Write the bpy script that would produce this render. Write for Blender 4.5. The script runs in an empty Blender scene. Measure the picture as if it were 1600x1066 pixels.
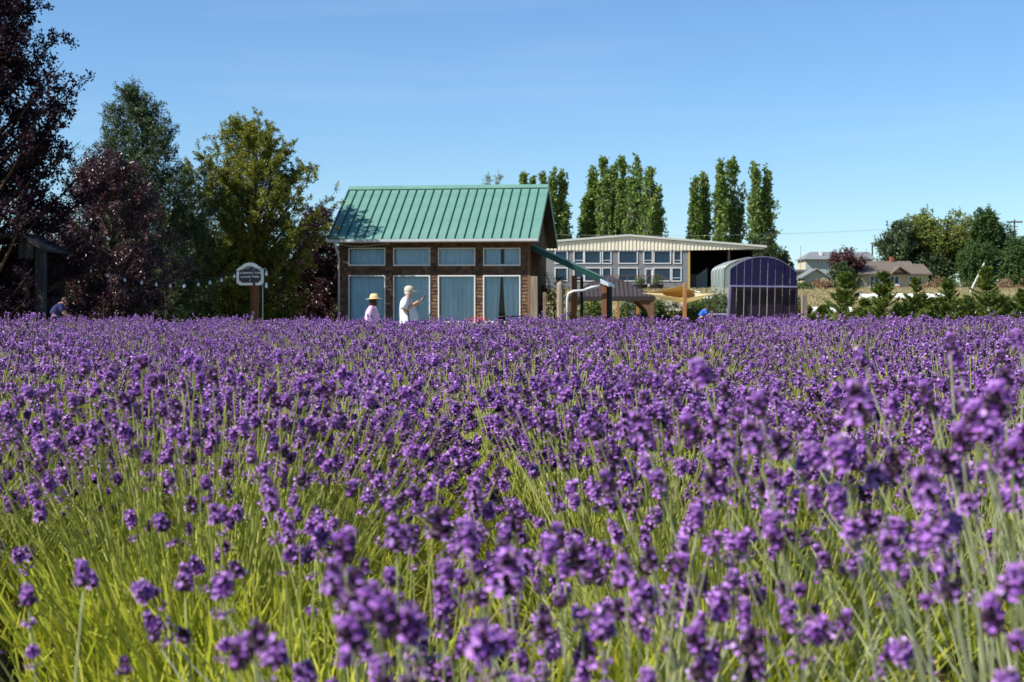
import bpy, bmesh, math, random
import numpy as np
from mathutils import Vector, Matrix, Euler

# ------------------------------------------------------------------ camera, light, exposure
SC = bpy.context.scene
COL = SC.collection
CAM_H, F, HZ = 1.05, 2400.0, 486.0          # eye height, focal length in photo pixels, horizon row
cam = bpy.data.cameras.new('camera')
camo = bpy.data.objects.new('camera', cam); COL.objects.link(camo)
camo.location = (0, 0, CAM_H); camo.rotation_euler = (math.pi/2, 0, 0)
cam.sensor_width = 36; cam.lens = 54; cam.shift_y = -(533-HZ)/1600
cam.clip_start = 0.05; cam.clip_end = 6000
cam.dof.use_dof = True; cam.dof.focus_distance = 8.5; cam.dof.aperture_fstop = 54/6.3; cam.dof.aperture_blades = 7
SC.camera = camo

SUN_EL, SUN_TO_CAM = math.radians(43), math.radians(24)
world = bpy.data.worlds.new('World'); SC.world = world; world.use_nodes = True
wt = world.node_tree; wt.nodes.clear()
wo = wt.nodes.new('ShaderNodeOutputWorld'); wb = wt.nodes.new('ShaderNodeBackground')
sky = wt.nodes.new('ShaderNodeTexSky'); sky.sky_type = 'NISHITA'; sky.sun_disc = False
sky.sun_elevation = SUN_EL; sky.sun_rotation = math.radians(270) - SUN_TO_CAM
sky.air_density = 1.0; sky.dust_density = 0.0; sky.ozone_density = 4.5; sky.altitude = 10
wb.inputs['Strength'].default_value = 0.080
# faint high cirrus wisps
tc = wt.nodes.new('ShaderNodeTexCoord'); mp = wt.nodes.new('ShaderNodeMapping')
mp.inputs['Scale'].default_value = (2.2, 2.2, 26)
nz = wt.nodes.new('ShaderNodeTexNoise'); nz.inputs['Scale'].default_value = 1.6; nz.inputs['Detail'].default_value = 5
rp = wt.nodes.new('ShaderNodeValToRGB'); rp.color_ramp.elements[0].position = .55; rp.color_ramp.elements[1].position = .85
rp.color_ramp.elements[1].color = (.09, .09, .09, 1)
mx = wt.nodes.new('ShaderNodeMix'); mx.data_type = 'RGBA'
mx.inputs['B'].default_value = (7.5, 7.6, 8.2, 1)
L = wt.links.new
L(tc.outputs['Generated'], mp.inputs['Vector']); L(mp.outputs['Vector'], nz.inputs['Vector'])
L(nz.outputs['Fac'], rp.inputs['Fac']); L(rp.outputs['Color'], mx.inputs['Factor'])
wbal = wt.nodes.new('ShaderNodeMix'); wbal.data_type = 'RGBA'; wbal.blend_type = 'MULTIPLY'; wbal.inputs['Factor'].default_value = 1
wbal.inputs['B'].default_value = (.76, .93, 1.08, 1)   # camera white balance
L(sky.outputs['Color'], wbal.inputs['A']); L(wbal.outputs['Result'], mx.inputs['A']); L(mx.outputs['Result'], wb.inputs['Color'])
L(wb.outputs['Background'], wo.inputs['Surface'])

sun = bpy.data.lights.new('sun', 'SUN'); sun.energy = 5.0; sun.angle = math.radians(.53); sun.color = (1, .95, .87)
suno = bpy.data.objects.new('sun', sun); COL.objects.link(suno)
sdir = Vector((-math.cos(SUN_EL)*math.cos(SUN_TO_CAM), -math.cos(SUN_EL)*math.sin(SUN_TO_CAM), math.sin(SUN_EL)))
suno.rotation_euler = sdir.to_track_quat('Z', 'Y').to_euler(); suno.location = (-20, -10, 40)
SC.view_settings.view_transform = 'Standard'; SC.view_settings.look = 'None'
SC.view_settings.gamma = 1; SC.view_settings.exposure = 0.78; SC.view_settings.use_curve_mapping = False
SC.cycles.max_bounces = 6; SC.cycles.diffuse_bounces = 3; SC.cycles.transparent_max_bounces = 12
SC.cycles.use_denoising = True
SC.cycles.use_adaptive_sampling = True; SC.cycles.adaptive_threshold = 0.012

rnd = random.Random(7)
R = np.random.default_rng(7)

# ------------------------------------------------------------------ helpers
def P(px, py, D):
    return Vector(((px-800)/F*D, D, CAM_H-(py-HZ)/F*D))
def ground_z(x, y):
    def sm(a, b, v):
        t = min(1, max(0, (v-a)/(b-a))); return t*t*(3-2*t)
    z = -0.12*sm(25, 33, y) - 0.22*sm(38, 55, y) + 4.75*sm(80, 238, y) - 6.0*sm(330, 900, y)
    if y > 78: z += 0.1*math.sin(x*.13+1)*math.sin(y*.07)*sm(78, 110, y)*(1-sm(170, 200, y))
    return z

def tag(o, label=None, cat=None, group=None, kind=None):
    if label: o['label'] = label
    if cat: o['category'] = cat
    if group: o['group'] = group
    if kind: o['kind'] = kind
    return o
def empty(name, loc, rz=0, label=None, cat=None, group=None):
    o = bpy.data.objects.new(name, None); COL.objects.link(o); o.location = loc; o.rotation_euler = (0, 0, rz)
    o.empty_display_size = .2
    return tag(o, label, cat, group)
def link(name, me, parent=None, loc=None, kind=None):
    o = bpy.data.objects.new(name, me); COL.objects.link(o)
    if parent: o.parent = parent
    if loc is not None: o.location = loc
    if kind: o['kind'] = kind
    return o

class MB:
    """collects polygons, then builds one mesh"""
    def __init__(s): s.v = []; s.f = []; s.m = []
    def add(s, vs, fs, mi=0):
        b = len(s.v); s.v += [tuple(v) for v in vs]; s.f += [tuple(i+b for i in f) for f in fs]; s.m += [mi]*len(fs); return s
    def box(s, x0, x1, y0, y1, z0, z1, mi=0, rot=None, org=None):
        vs = [Vector(p) for p in ((x0,y0,z0),(x1,y0,z0),(x1,y1,z0),(x0,y1,z0),(x0,y0,z1),(x1,y0,z1),(x1,y1,z1),(x0,y1,z1))]
        if rot is not None:
            o = org or Vector(((x0+x1)/2, (y0+y1)/2, (z0+z1)/2)); vs = [o+rot@(v-o) for v in vs]
        return s.add(vs, [(0,3,2,1),(4,5,6,7),(0,1,5,4),(1,2,6,5),(2,3,7,6),(3,0,4,7)], mi)
    def prism(s, poly, d, mi=0):
        """poly: list of Vector (planar), d: extrusion vector"""
        n = len(poly); d = Vector(d); vs = [Vector(p) for p in poly]+[Vector(p)+d for p in poly]
        fs = [tuple(range(n-1,-1,-1)), tuple(range(n, 2*n))]+[(i,(i+1)%n,n+(i+1)%n,n+i) for i in range(n)]
        return s.add(vs, fs, mi)
    def tube(s, pts, rad, n=8, mi=0, cap=True):
        pts = [Vector(p) for p in pts]
        if not isinstance(rad, (list, tuple)): rad = [rad]*len(pts)
        vs = []; up = None
        for i, p in enumerate(pts):
            t = (pts[min(i+1, len(pts)-1)]-pts[max(i-1, 0)]).normalized()
            a = up if up is not None else (Vector((0,0,1)) if abs(t.z) < .9 else Vector((1,0,0)))
            b = t.cross(a).normalized(); a = b.cross(t).normalized(); up = a
            for k in range(n):
                an = 2*math.pi*k/n; vs.append(p+(a*math.cos(an)+b*math.sin(an))*rad[i])
        fs = [(i*n+k, i*n+(k+1)%n, (i+1)*n+(k+1)%n, (i+1)*n+k) for i in range(len(pts)-1) for k in range(n)]
        if cap: fs += [tuple(range(n-1,-1,-1)), tuple(range((len(pts)-1)*n, len(pts)*n))]
        return s.add(vs, fs, mi)
    def lathe(s, prof, n=20, c=(0,0,0), sx=1, sy=1, mi=0):
        c = Vector(c); vs = [c+Vector((r*math.cos(2*math.pi*k/n)*sx, r*math.sin(2*math.pi*k/n)*sy, z)) for r, z in prof for k in range(n)]
        fs = [(i*n+k, i*n+(k+1)%n, (i+1)*n+(k+1)%n, (i+1)*n+k) for i in range(len(prof)-1) for k in range(n)]
        return s.add(vs, fs, mi)
    def build(s, name, mats, parent=None, smooth=False, kind=None, loc=None, bevel=0):
        me = bpy.data.meshes.new(name); me.from_pydata(s.v, [], s.f)
        for m in (mats if isinstance(mats, (list, tuple)) else [mats]): me.materials.append(m)
        me.polygons.foreach_set('material_index', s.m)
        if smooth: me.polygons.foreach_set('use_smooth', [True]*len(s.f))
        me.update()
        if bevel:
            bm = bmesh.new(); bm.from_mesh(me)
            bmesh.ops.bevel(bm, geom=[e for e in bm.edges if len(e.link_faces) == 2 and e.calc_face_angle() > .5], offset=bevel, segments=1, affect='EDGES')
            bm.to_mesh(me); bm.free()
        return link(name, me, parent, loc, kind)

def quads_mesh(name, V, Q, mats, mi=None, smooth=False):
    """V (n,3) float, Q (m,4) int -> mesh, fast"""
    me = bpy.data.meshes.new(name)
    V = np.ascontiguousarray(V, dtype=np.float32); Q = np.ascontiguousarray(Q, dtype=np.int32)
    me.vertices.add(len(V)); me.vertices.foreach_set('co', V.ravel())
    me.loops.add(Q.size); me.loops.foreach_set('vertex_index', Q.ravel())
    me.polygons.add(len(Q)); me.polygons.foreach_set('loop_start', np.arange(0, Q.size, 4, dtype=np.int32))
    if mi is not None: me.polygons.foreach_set('material_index', np.ascontiguousarray(mi, dtype=np.int32))
    if smooth: me.polygons.foreach_set('use_smooth', np.ones(len(Q), dtype=bool))
    for m in mats: me.materials.append(m)
    me.update(calc_edges=True); me.validate()
    return me
class QB:
    def __init__(s): s.V = []; s.Q = []; s.M = []; s.n = 0
    def add(s, V, Q, M=None):
        V = np.asarray(V).reshape(-1, 3); Q = np.asarray(Q).reshape(-1, 4)
        s.V.append(V); s.Q.append(Q+s.n); s.M.append(np.zeros(len(Q), int) if M is None else np.broadcast_to(M, len(Q))); s.n += len(V)
    def mesh(s, name, mats, smooth=False):
        return quads_mesh(name, np.concatenate(s.V), np.concatenate(s.Q), mats, np.concatenate(s.M), smooth)
def unit(v): return v/np.maximum(np.linalg.norm(v, axis=-1, keepdims=True), 1e-9)
def leaf_quads(pts, dirs, length, width, rg):
    """diamond leaves: 4 verts each"""
    n = len(pts); d = unit(dirs); s = unit(np.cross(d, rg.normal(size=(n, 3))))
    l = (length*rg.uniform(.6, 1.25, n))[:, None]; w = (width*rg.uniform(.7, 1.2, n))[:, None]
    V = np.stack([pts, pts+d*l*.5+s*w*.5, pts+d*l, pts+d*l*.5-s*w*.5], 1).reshape(-1, 3)
    return V, np.arange(4*n).reshape(n, 4)

# ------------------------------------------------------------------ materials
def mat(name, col, rough=.7, spec=.3, metal=0, bump=None, var=None, emis=None, alpha=None):
    """bump=(scale, strength[, stretch xyz]); var=(scale, other colour, stretch)"""
    m = bpy.data.materials.new(name); m.use_nodes = True; nt = m.node_tree; b = nt.nodes['Principled BSDF']
    b.inputs['Base Color'].default_value = (*col, 1); b.inputs['Roughness'].default_value = rough
    b.inputs['Specular IOR Level'].default_value = spec; b.inputs['Metallic'].default_value = metal
    def coords(st):
        t = nt.nodes.new('ShaderNodeTexCoord'); p = nt.nodes.new('ShaderNodeMapping'); p.inputs['Scale'].default_value = st
        nt.links.new(t.outputs['Object'], p.inputs['Vector']); return p.outputs['Vector']
    if var:
        sc, c2 = var[0], var[1]; st = var[2] if len(var) > 2 else (1, 1, 1)
        n = nt.nodes.new('ShaderNodeTexNoise'); n.inputs['Scale'].default_value = sc; n.inputs['Detail'].default_value = 6; n.inputs['Roughness'].default_value = .65
        nt.links.new(coords(st), n.inputs['Vector'])
        r = nt.nodes.new('ShaderNodeValToRGB'); r.color_ramp.elements[0].position = .35; r.color_ramp.elements[1].position = .65
        r.color_ramp.elements[0].color = (*col, 1); r.color_ramp.elements[1].color = (*c2, 1)
        nt.links.new(n.outputs['Fac'], r.inputs['Fac']); nt.links.new(r.outputs['Color'], b.inputs['Base Color'])
    if bump:
        n = nt.nodes.new('ShaderNodeTexNoise'); n.inputs['Scale'].default_value = bump[0]; n.inputs['Detail'].default_value = 5
        nt.links.new(coords(bump[2] if len(bump) > 2 else (1, 1, 1)), n.inputs['Vector'])
        bp = nt.nodes.new('ShaderNodeBump'); bp.inputs['Strength'].default_value = bump[1]; bp.inputs['Distance'].default_value = .02
        nt.links.new(n.outputs['Fac'], bp.inputs['Height']); nt.links.new(bp.outputs['Normal'], b.inputs['Normal'])
    return m
def island_mat(name, cols, rough=.5, spec=.3, trans=0.0, tcol=None, per_object=.0):
    """colour picked per loose piece from a ramp; optional translucency"""
    m = bpy.data.materials.new(name); m.use_nodes = True; nt = m.node_tree; b = nt.nodes['Principled BSDF']
    g = nt.nodes.new('ShaderNodeNewGeometry'); r = nt.nodes.new('ShaderNodeValToRGB'); cr = r.color_ramp
    while len(cr.elements) < len(cols): cr.elements.new(.5)
    for i, c in enumerate(cols):
        cr.elements[i].position = i/max(1, len(cols)-1); cr.elements[i].color = (*c, 1)
    nt.links.new(g.outputs['Random Per Island'], r.inputs['Fac'])
    out = r.outputs['Color']
    if per_object:
        oi = nt.nodes.new('ShaderNodeObjectInfo'); h = nt.nodes.new('ShaderNodeHueSaturation')
        mr = nt.nodes.new('ShaderNodeMapRange'); mr.inputs['To Min'].default_value = 1-per_object; mr.inputs['To Max'].default_value = 1+per_object
        nt.links.new(oi.outputs['Random'], mr.inputs['Value']); nt.links.new(mr.outputs['Result'], h.inputs['Value'])
        nt.links.new(out, h.inputs['Color']); out = h.outputs['Color']
    nt.links.new(out, b.inputs['Base Color'])
    b.inputs['Roughness'].default_value = rough; b.inputs['Specular IOR Level'].default_value = spec
    if trans:
        t = nt.nodes.new('ShaderNodeBsdfTranslucent'); x = nt.nodes.new('ShaderNodeMixShader'); x.inputs[0].default_value = trans
        if tcol: 
            mu = nt.nodes.new('ShaderNodeMix'); mu.data_type = 'RGBA'; mu.blend_type = 'MULTIPLY'; mu.inputs['Factor'].default_value = 1
            nt.links.new(out, mu.inputs['A']); mu.inputs['B'].default_value = (*tcol, 1); nt.links.new(mu.outputs['Result'], t.inputs['Color'])
        else: nt.links.new(out, t.inputs['Color'])
        nt.links.new(b.outputs[0], x.inputs[1]); nt.links.new(t.outputs[0], x.inputs[2])
        nt.links.new(x.outputs[0], nt.nodes['Material Output'].inputs['Surface'])
    return m
def glass_mat(name, tint, gloss=.12, rough=.02):
    m = bpy.data.materials.new(name); m.use_nodes = True; nt = m.node_tree; nt.nodes.remove(nt.nodes['Principled BSDF'])
    t = nt.nodes.new('ShaderNodeBsdfTransparent'); t.inputs['Color'].default_value = (*tint, 1)
    g = nt.nodes.new('ShaderNodeBsdfGlossy'); g.inputs['Roughness'].default_value = rough
    f = nt.nodes.new('ShaderNodeLayerWeight'); f.inputs['Blend'].default_value = .35
    a = nt.nodes.new('ShaderNodeMath'); a.operation = 'ADD'; a.inputs[1].default_value = gloss
    x = nt.nodes.new('ShaderNodeMixShader')
    nt.links.new(f.outputs['Fresnel'], a.inputs[0]); nt.links.new(a.outputs[0], x.inputs[0])
    nt.links.new(t.outputs[0], x.inputs[1]); nt.links.new(g.outputs[0], x.inputs[2])
    nt.links.new(x.outputs[0], nt.nodes['Material Output'].inputs['Surface']); return m

M = {}
M['petal'] = island_mat('lavender_petal', [(.15,.045,.25),(.36,.13,.54),(.58,.29,.77),(.21,.065,.33),(.73,.50,.88)], .6, .2, .25)
M['calyx'] = island_mat('lavender_calyx', [(.04,.012,.055),(.13,.055,.15),(.27,.20,.21),(.065,.022,.095)], .7, .2)
M['stem'] = island_mat('lavender_stem', [(.44,.49,.09),(.55,.58,.17),(.36,.43,.06),(.62,.63,.28)], .5, .25, .35)
M['stem_pale'] = island_mat('pale_lavender_stem', [(.46,.50,.24),(.58,.61,.38),(.40,.45,.18),(.66,.68,.48)], .5, .3, .25)
M['blade'] = island_mat('lavender_leaf', [(.40,.46,.025),(.54,.57,.045),(.27,.35,.025),(.62,.60,.11),(.48,.47,.03)], .6, .2, .48)
M['petal_pale'] = island_mat('pale_lavender_petal', [(.20,.11,.38),(.30,.20,.55),(.42,.30,.66)], .6, .2, .2)
M['soil'] = mat('soil', (.055,.036,.022), .95, .1, bump=(30, .6), var=(3, (.11,.075,.04)))
M['ground'] = mat('dry_grass_ground', (.30,.22,.11), .95, .1, bump=(8, .4), var=(.12, (.16,.17,.06)))
M['straw'] = island_mat('dry_grass', [(.36,.28,.16),(.28,.22,.12),(.14,.16,.06),(.42,.34,.22)], .7, .2, .2)
M['bark'] = mat('bark', (.05,.035,.025), .9, .1, bump=(20, .8, (1,1,.2)), var=(6, (.10,.075,.055), (1,1,.3)))
M['bark_pale'] = mat('pale_bark', (.16,.13,.10), .9, .1, bump=(20, .6, (1,1,.2)), var=(6, (.25,.21,.17), (1,1,.3)))
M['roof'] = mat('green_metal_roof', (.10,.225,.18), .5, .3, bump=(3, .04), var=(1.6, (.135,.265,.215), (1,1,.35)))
M['roof_dark'] = mat('green_metal_seam_and_shade', (.008,.055,.045), .5, .3)
M['shingle'] = island_mat('cedar_shingle', [(.09,.052,.035),(.14,.078,.048),(.06,.038,.028),(.19,.115,.07),(.11,.067,.042)], .85, .15)
M['cedar'] = mat('cedar_board', (.14,.075,.045), .85, .15, var=(6, (.22,.12,.07), (1,1,.15)))
M['white_paint'] = mat('white_paint', (.62,.63,.63), .45, .4, bump=(30, .05))
M['gutter'] = mat('aluminium_gutter', (.55,.58,.62), .4, .5, var=(2, (.48,.5,.54)))
M['glass'] = glass_mat('window_glass', (.90,.97,1.0), -.03)
M['dark_glass'] = mat('barn_window_glass', (.010,.030,.060), .12, .5)
M['curtain'] = mat('blue_curtain', (.64,.74,.78), .9, .1, var=(5, (.74,.82,.85), (1,1,.1)))
M['blind'] = mat('pale_green_blind', (.42,.55,.55), .8, .2)
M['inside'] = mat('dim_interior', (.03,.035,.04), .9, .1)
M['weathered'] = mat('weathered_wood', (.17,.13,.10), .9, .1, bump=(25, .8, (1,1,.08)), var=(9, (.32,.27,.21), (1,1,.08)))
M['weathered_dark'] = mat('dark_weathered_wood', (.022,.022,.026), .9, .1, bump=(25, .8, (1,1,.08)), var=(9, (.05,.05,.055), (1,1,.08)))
M['brown_wood'] = mat('brown_post_wood', (.12,.05,.022), .8, .2, bump=(25, .5, (1,1,.08)), var=(8, (.19,.09,.045), (1,1,.1)))
M['orange_wood'] = mat('orange_post_wood', (.32,.14,.05), .8, .2, bump=(25, .4, (1,1,.08)), var=(8, (.40,.19,.08), (1,1,.1)))
M['black_wood'] = mat('near_black_post', (.02,.025,.035), .6, .3)
M['barn_wall'] = mat('grey_barn_siding', (.17,.18,.185), .8, .2, var=(.6, (.20,.21,.215)))
M['barn_band'] = island_mat('cream_corrugated', [(.74,.68,.54),(.80,.74,.60),(.70,.64,.50)], .6, .3)
M['barn_roof'] = mat('pale_barn_roof', (.50,.52,.48), .5, .4)
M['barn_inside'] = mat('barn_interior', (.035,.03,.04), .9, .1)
M['yellow_trim'] = mat('yellow_trim', (.45,.33,.12), .7, .2)
M['gazebo_metal'] = mat('brown_gazebo_metal', (.045,.038,.04), .6, .25, var=(5, (.06,.05,.052)))
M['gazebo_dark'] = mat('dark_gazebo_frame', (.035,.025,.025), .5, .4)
M['gazebo_leg'] = mat('brown_gazebo_leg', (.15,.085,.055), .6, .3)
M['sail_tan'] = island_mat('tan_shade_cloth', [(.50,.34,.13), (.50,.34,.13)], .9, .1, .5)
M['sail_cream'] = island_mat('cream_shade_cloth', [(.80,.70,.45), (.80,.70,.45)], .9, .1, .5)
M['chair_navy'] = mat('violet_blue_chair_paint', (.011,.009,.050), .5, .3, bump=(20, .25, (1,1,.1)), var=(3, (.016,.012,.066), (1,1,.3)))
M['chair_plum'] = mat('plum_chair_wood', (.018,.009,.026), .5, .35, bump=(20, .25, (1,1,.1)), var=(3, (.026,.013,.035), (1,1,.3)))  # darker plum tone for lower boards, brackets, legs and side rails
M['chair_lilac'] = mat('lilac_lit_chair_edge', (.19,.17,.30), .5, .4)  # sunlight on chair edges put into the colour; plain lilac on the sign emblem
M['poly'] = glass_mat('greenhouse_film', (.80,.90,.84), .10, .25)
def film():
    m = bpy.data.materials.new('milky_film'); m.use_nodes = True; nt = m.node_tree; b = nt.nodes['Principled BSDF']
    b.inputs['Base Color'].default_value = (.42,.52,.47,1); b.inputs['Roughness'].default_value = .35
    t = nt.nodes.new('ShaderNodeBsdfTransparent'); x = nt.nodes.new('ShaderNodeMixShader'); x.inputs[0].default_value = .30
    nt.links.new(t.outputs[0], x.inputs[1]); nt.links.new(b.outputs[0], x.inputs[2]); nt.links.new(x.outputs[0], nt.nodes['Material Output'].inputs['Surface'])
    return m
M['film'] = film()
M['metal'] = mat('grey_metal', (.4,.42,.42), .4, .5, .6)
M['black'] = mat('black_plastic', (.012,.012,.014), .5, .4)
M['sign_black'] = mat('sign_black', (.035,.035,.042), .5, .4, bump=(40, .1))
M['sign_cream'] = mat('sign_cream', (.88,.86,.78), .5, .3, bump=(40, .1))
M['bulb'] = glass_mat('bulb_glass', (.9,.93,1), .3)
M['bulb_frost'] = mat('frosted_bulb', (.55,.60,.70), .2, .6)
M['beige_wall'] = mat('beige_house_wall', (.42,.37,.26), .8, .2, var=(1, (.47,.42,.30)))
M['green_beige'] = mat('pale_green_wall', (.36,.38,.30), .8, .2)
M['blue_grey_wall'] = mat('blue_grey_wall', (.30,.36,.36), .8, .2)
M['brown_roof'] = mat('brown_shingle_roof', (.12,.10,.085), .9, .1, bump=(5, .5), var=(2, (.155,.13,.11)))
M['grey_roof'] = mat('grey_shingle_roof', (.15,.165,.175), .9, .1, var=(2, (.185,.20,.21)))
M['brick'] = mat('red_brick', (.26,.09,.06), .9, .1)
M['white_cloth'] = mat('white_row_fabric', (.75,.76,.76), .8, .2, bump=(6, .5))
M['stone'] = island_mat('grey_stone', [(.2,.19,.18),(.3,.28,.26),(.15,.145,.15)], .9, .1)
M['red_flower'] = island_mat('red_flower', [(.6,.03,.04),(.7,.1,.06),(.5,.03,.08)], .6, .2, .2)
# people
M['skin'] = mat('skin', (.50,.27,.19), .6, .3)
M['white_shirt'] = mat('white_shirt', (.60,.61,.67), .9, .1, bump=(14, .5))
M['pink_shirt'] = mat('pale_lilac_shirt', (.56,.38,.58), .9, .1, bump=(14, .5))
M['denim'] = mat('light_denim', (.17,.29,.42), .9, .1)
M['navy'] = mat('navy_cloth', (.03,.035,.10), .9, .1)
M['blue_shirt'] = mat('bright_blue_shirt', (.03,.12,.50), .9, .1)
M['khaki'] = mat('khaki_cap', (.46,.42,.31), .9, .1)
M['straw_hat'] = mat('straw_hat', (.66,.50,.24), .85, .1, bump=(60, .3))
M['hair'] = mat('dark_hair', (.03,.015,.012), .6, .3)
M['grey_hair'] = mat('grey_hair', (.45,.42,.40), .7, .3)
M['shoe'] = mat('shoe', (.08,.07,.07), .7, .3)
M['eye'] = mat('eye', (.04,.03,.03), .3, .5)
# foliage
M['leaf_plum_dark'] = island_mat('dark_plum_leaf', [(.010,.004,.010),(.018,.007,.016),(.014,.005,.012),(.03,.012,.022)], .65, .2, .12, (1.5,.6,.8))
M['leaf_plum'] = island_mat('plum_leaf', [(.035,.016,.022),(.06,.026,.034),(.045,.02,.027),(.09,.045,.055)], .35, .6, .16, (1.6,.5,.6))
M['leaf_birch'] = island_mat('birch_leaf', [(.035,.06,.018),(.055,.085,.03),(.04,.07,.02),(.09,.12,.05)], .45, .4, .25)
M['leaf_yellow'] = island_mat('yellow_green_leaf', [(.11,.15,.012),(.24,.24,.02),(.06,.10,.012),(.34,.31,.05)], .5, .35, .4)
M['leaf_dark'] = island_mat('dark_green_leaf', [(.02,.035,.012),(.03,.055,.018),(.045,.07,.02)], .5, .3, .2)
M['leaf_shrub'] = island_mat('shrub_leaf', [(.07,.11,.03),(.11,.15,.04),(.05,.08,.02),(.15,.17,.06)], .5, .3, .3)
M['leaf_conifer'] = island_mat('conifer_leaf', [(.05,.095,.016),(.095,.145,.022),(.17,.20,.04),(.06,.11,.02)], .6, .25, .18)
M['leaf_poplar'] = island_mat('poplar_leaf', [(.12,.20,.04),(.19,.28,.05),(.08,.14,.03),(.27,.33,.09)], .5, .3, .3)
M['leaf_willow'] = island_mat('olive_leaf', [(.13,.18,.03),(.21,.26,.045),(.09,.12,.022),(.26,.28,.07)], .5, .3, .3)
M['leaf_dry'] = island_mat('dry_bush_leaf', [(.26,.17,.09),(.20,.12,.07),(.30,.22,.12)], .7, .2, .2)
M['leaf_cypress'] = island_mat('cypress_leaf', [(.035,.075,.018),(.055,.11,.025),(.04,.08,.022),(.085,.125,.035)], .6, .2, .15)
M['leaf_rust'] = island_mat('rusty_leaf', [(.07,.022,.028),(.10,.035,.035),(.05,.018,.025)], .5, .3, .2)

# ------------------------------------------------------------------ ground
def make_ground():
    xs = np.concatenate([np.linspace(-3000, -140, 14), np.linspace(-120, 160, 141), np.linspace(180, 3000, 14)])
    ys = np.concatenate([np.linspace(-60, -2, 6), np.linspace(0, 90, 61), np.linspace(92, 360, 100), np.linspace(400, 4500, 30)])
    V = np.array([(x, y, ground_z(x, y)) for y in ys for x in xs]); nx = len(xs)
    Q = np.array([(j*nx+i, j*nx+i+1, (j+1)*nx+i+1, (j+1)*nx+i) for j in range(len(ys)-1) for i in range(nx-1)])
    me = quads_mesh('ground', V, Q, [M['ground']], smooth=True)
    tag(link('ground', me), 'dry straw coloured ground rising gently to the houses', None, None, 'structure')
    xs = np.linspace(-16, 40, 57); ys = np.linspace(-2, 50, 105); nx = len(xs)
    V = np.array([(x, y, ground_z(x, y)+.02+.02*math.sin(x*7)*math.sin(y*5)) for y in ys for x in xs])
    keep = []
    for j in range(len(ys)-1):
        for i in range(nx-1):
            if ys[j+1] <= 26.5 or xs[i] > 8: keep.append((j*nx+i, j*nx+i+1, (j+1)*nx+i+1, (j+1)*nx+i))
    me = quads_mesh('field_soil', V, np.array(keep), [M['soil']], smooth=True)
    tag(link('field_soil', me), 'dark brown soil under the lavender', None, None, 'structure')
make_ground()

# ------------------------------------------------------------------ lavender
def head_template(lod, rg, bloom=1.0):
    """flower spike with its foot at the origin, along +z; about 5 cm long. mats: 0 petal 1 calyx 2 stem"""
    q = QB(); nw = {0: rg.integers(6, 9), 1: rg.integers(4, 6), 2: 3}[lod]
    zs = np.linspace(.010, .042, nw)*rg.uniform(.7, 1.25); 
    if rg.random() < .55 and lod < 2: zs = np.concatenate([[-.024], zs])
    nk = {0: 10, 1: 7, 2: 4}[lod]
    for wi, z0 in enumerate(zs):
        k = nk if z0 > 0 else max(3, nk-3); taper = 1-.35*max(0, z0/.05)**2
        for a in range(k):
            az = 2*math.pi*(a+rg.random()*.7)/k; el = rg.uniform(.15, .9)+.35*(z0/.05)
            d = np.array([math.cos(az)*math.cos(el), math.sin(az)*math.cos(el), math.sin(el)])
            s = unit(np.cross(d, [0, 0, 1])); u = np.cross(s, d); b = np.array([0, 0, z0])+d*.002
            ln = .0110*taper*rg.uniform(.75, 1.25); w = .0042
            tip = b+d*ln
            if lod == 0:
                ring = [s, -.5*s+.87*u, -.5*s-.87*u]
                q.add([b+r*w*.5 for r in ring]+[tip+r*w*.62 for r in ring], [(0,1,4,3),(1,2,5,4),(2,0,3,5)], 1)
            elif lod == 1:
                q.add([b-s*w*.6, b+s*w*.6, tip+s*w*.9, tip-s*w*.9], [(0,1,2,3)], 1)
            else:
                q.add([b-s*w, b+s*w, tip+s*w*1.6, tip-s*w*1.6], [(0,1,2,3)], 1)
            if rg.random() < {0: .52, 1: .58, 2: .8}[lod]*bloom:
                pl = rg.uniform(.0045, .0078)*(1.35 if lod == 2 else 1.1 if lod == 1 else 1); pw = pl*.75
                up = unit(d*.75+u*.65); dn = unit(d*.6-u*.8)
                q.add([tip-s*pw*.35, tip+s*pw*.35, tip+up*pl+s*pw, tip+up*pl-s*pw], [(0,1,2,3)], 0)
                if lod < 2: q.add([tip-s*pw*.3, tip+s*pw*.3, tip+dn*pl*.9+s*pw*.8, tip+dn*pl*.9-s*pw*.8], [(0,1,2,3)], 0)
    if lod < 2:   # stem through the whorls
        w = .0011
        for s, t in (((1,0,0),(0,1,0)),):
            s = np.array(s)*w; t = np.array(t)*w; a = np.array([0,0,-.03]); b = np.array([0,0,zs[-1]])
            q.add([a-s, a+s, b+s, b-s], [(0,1,2,3)], 2); q.add([a-t, a+t, b+t, b-t], [(0,1,2,3)], 2)
    return np.concatenate(q.V), np.concatenate(q.Q), np.concatenate(q.M)
RH = np.random.default_rng(11)
HEADS = {l: [head_template(l, RH, bl) for bl in (1.2, 1.05, .9, .4, 1.15, .25)] for l in (0, 1, 2)}

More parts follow.
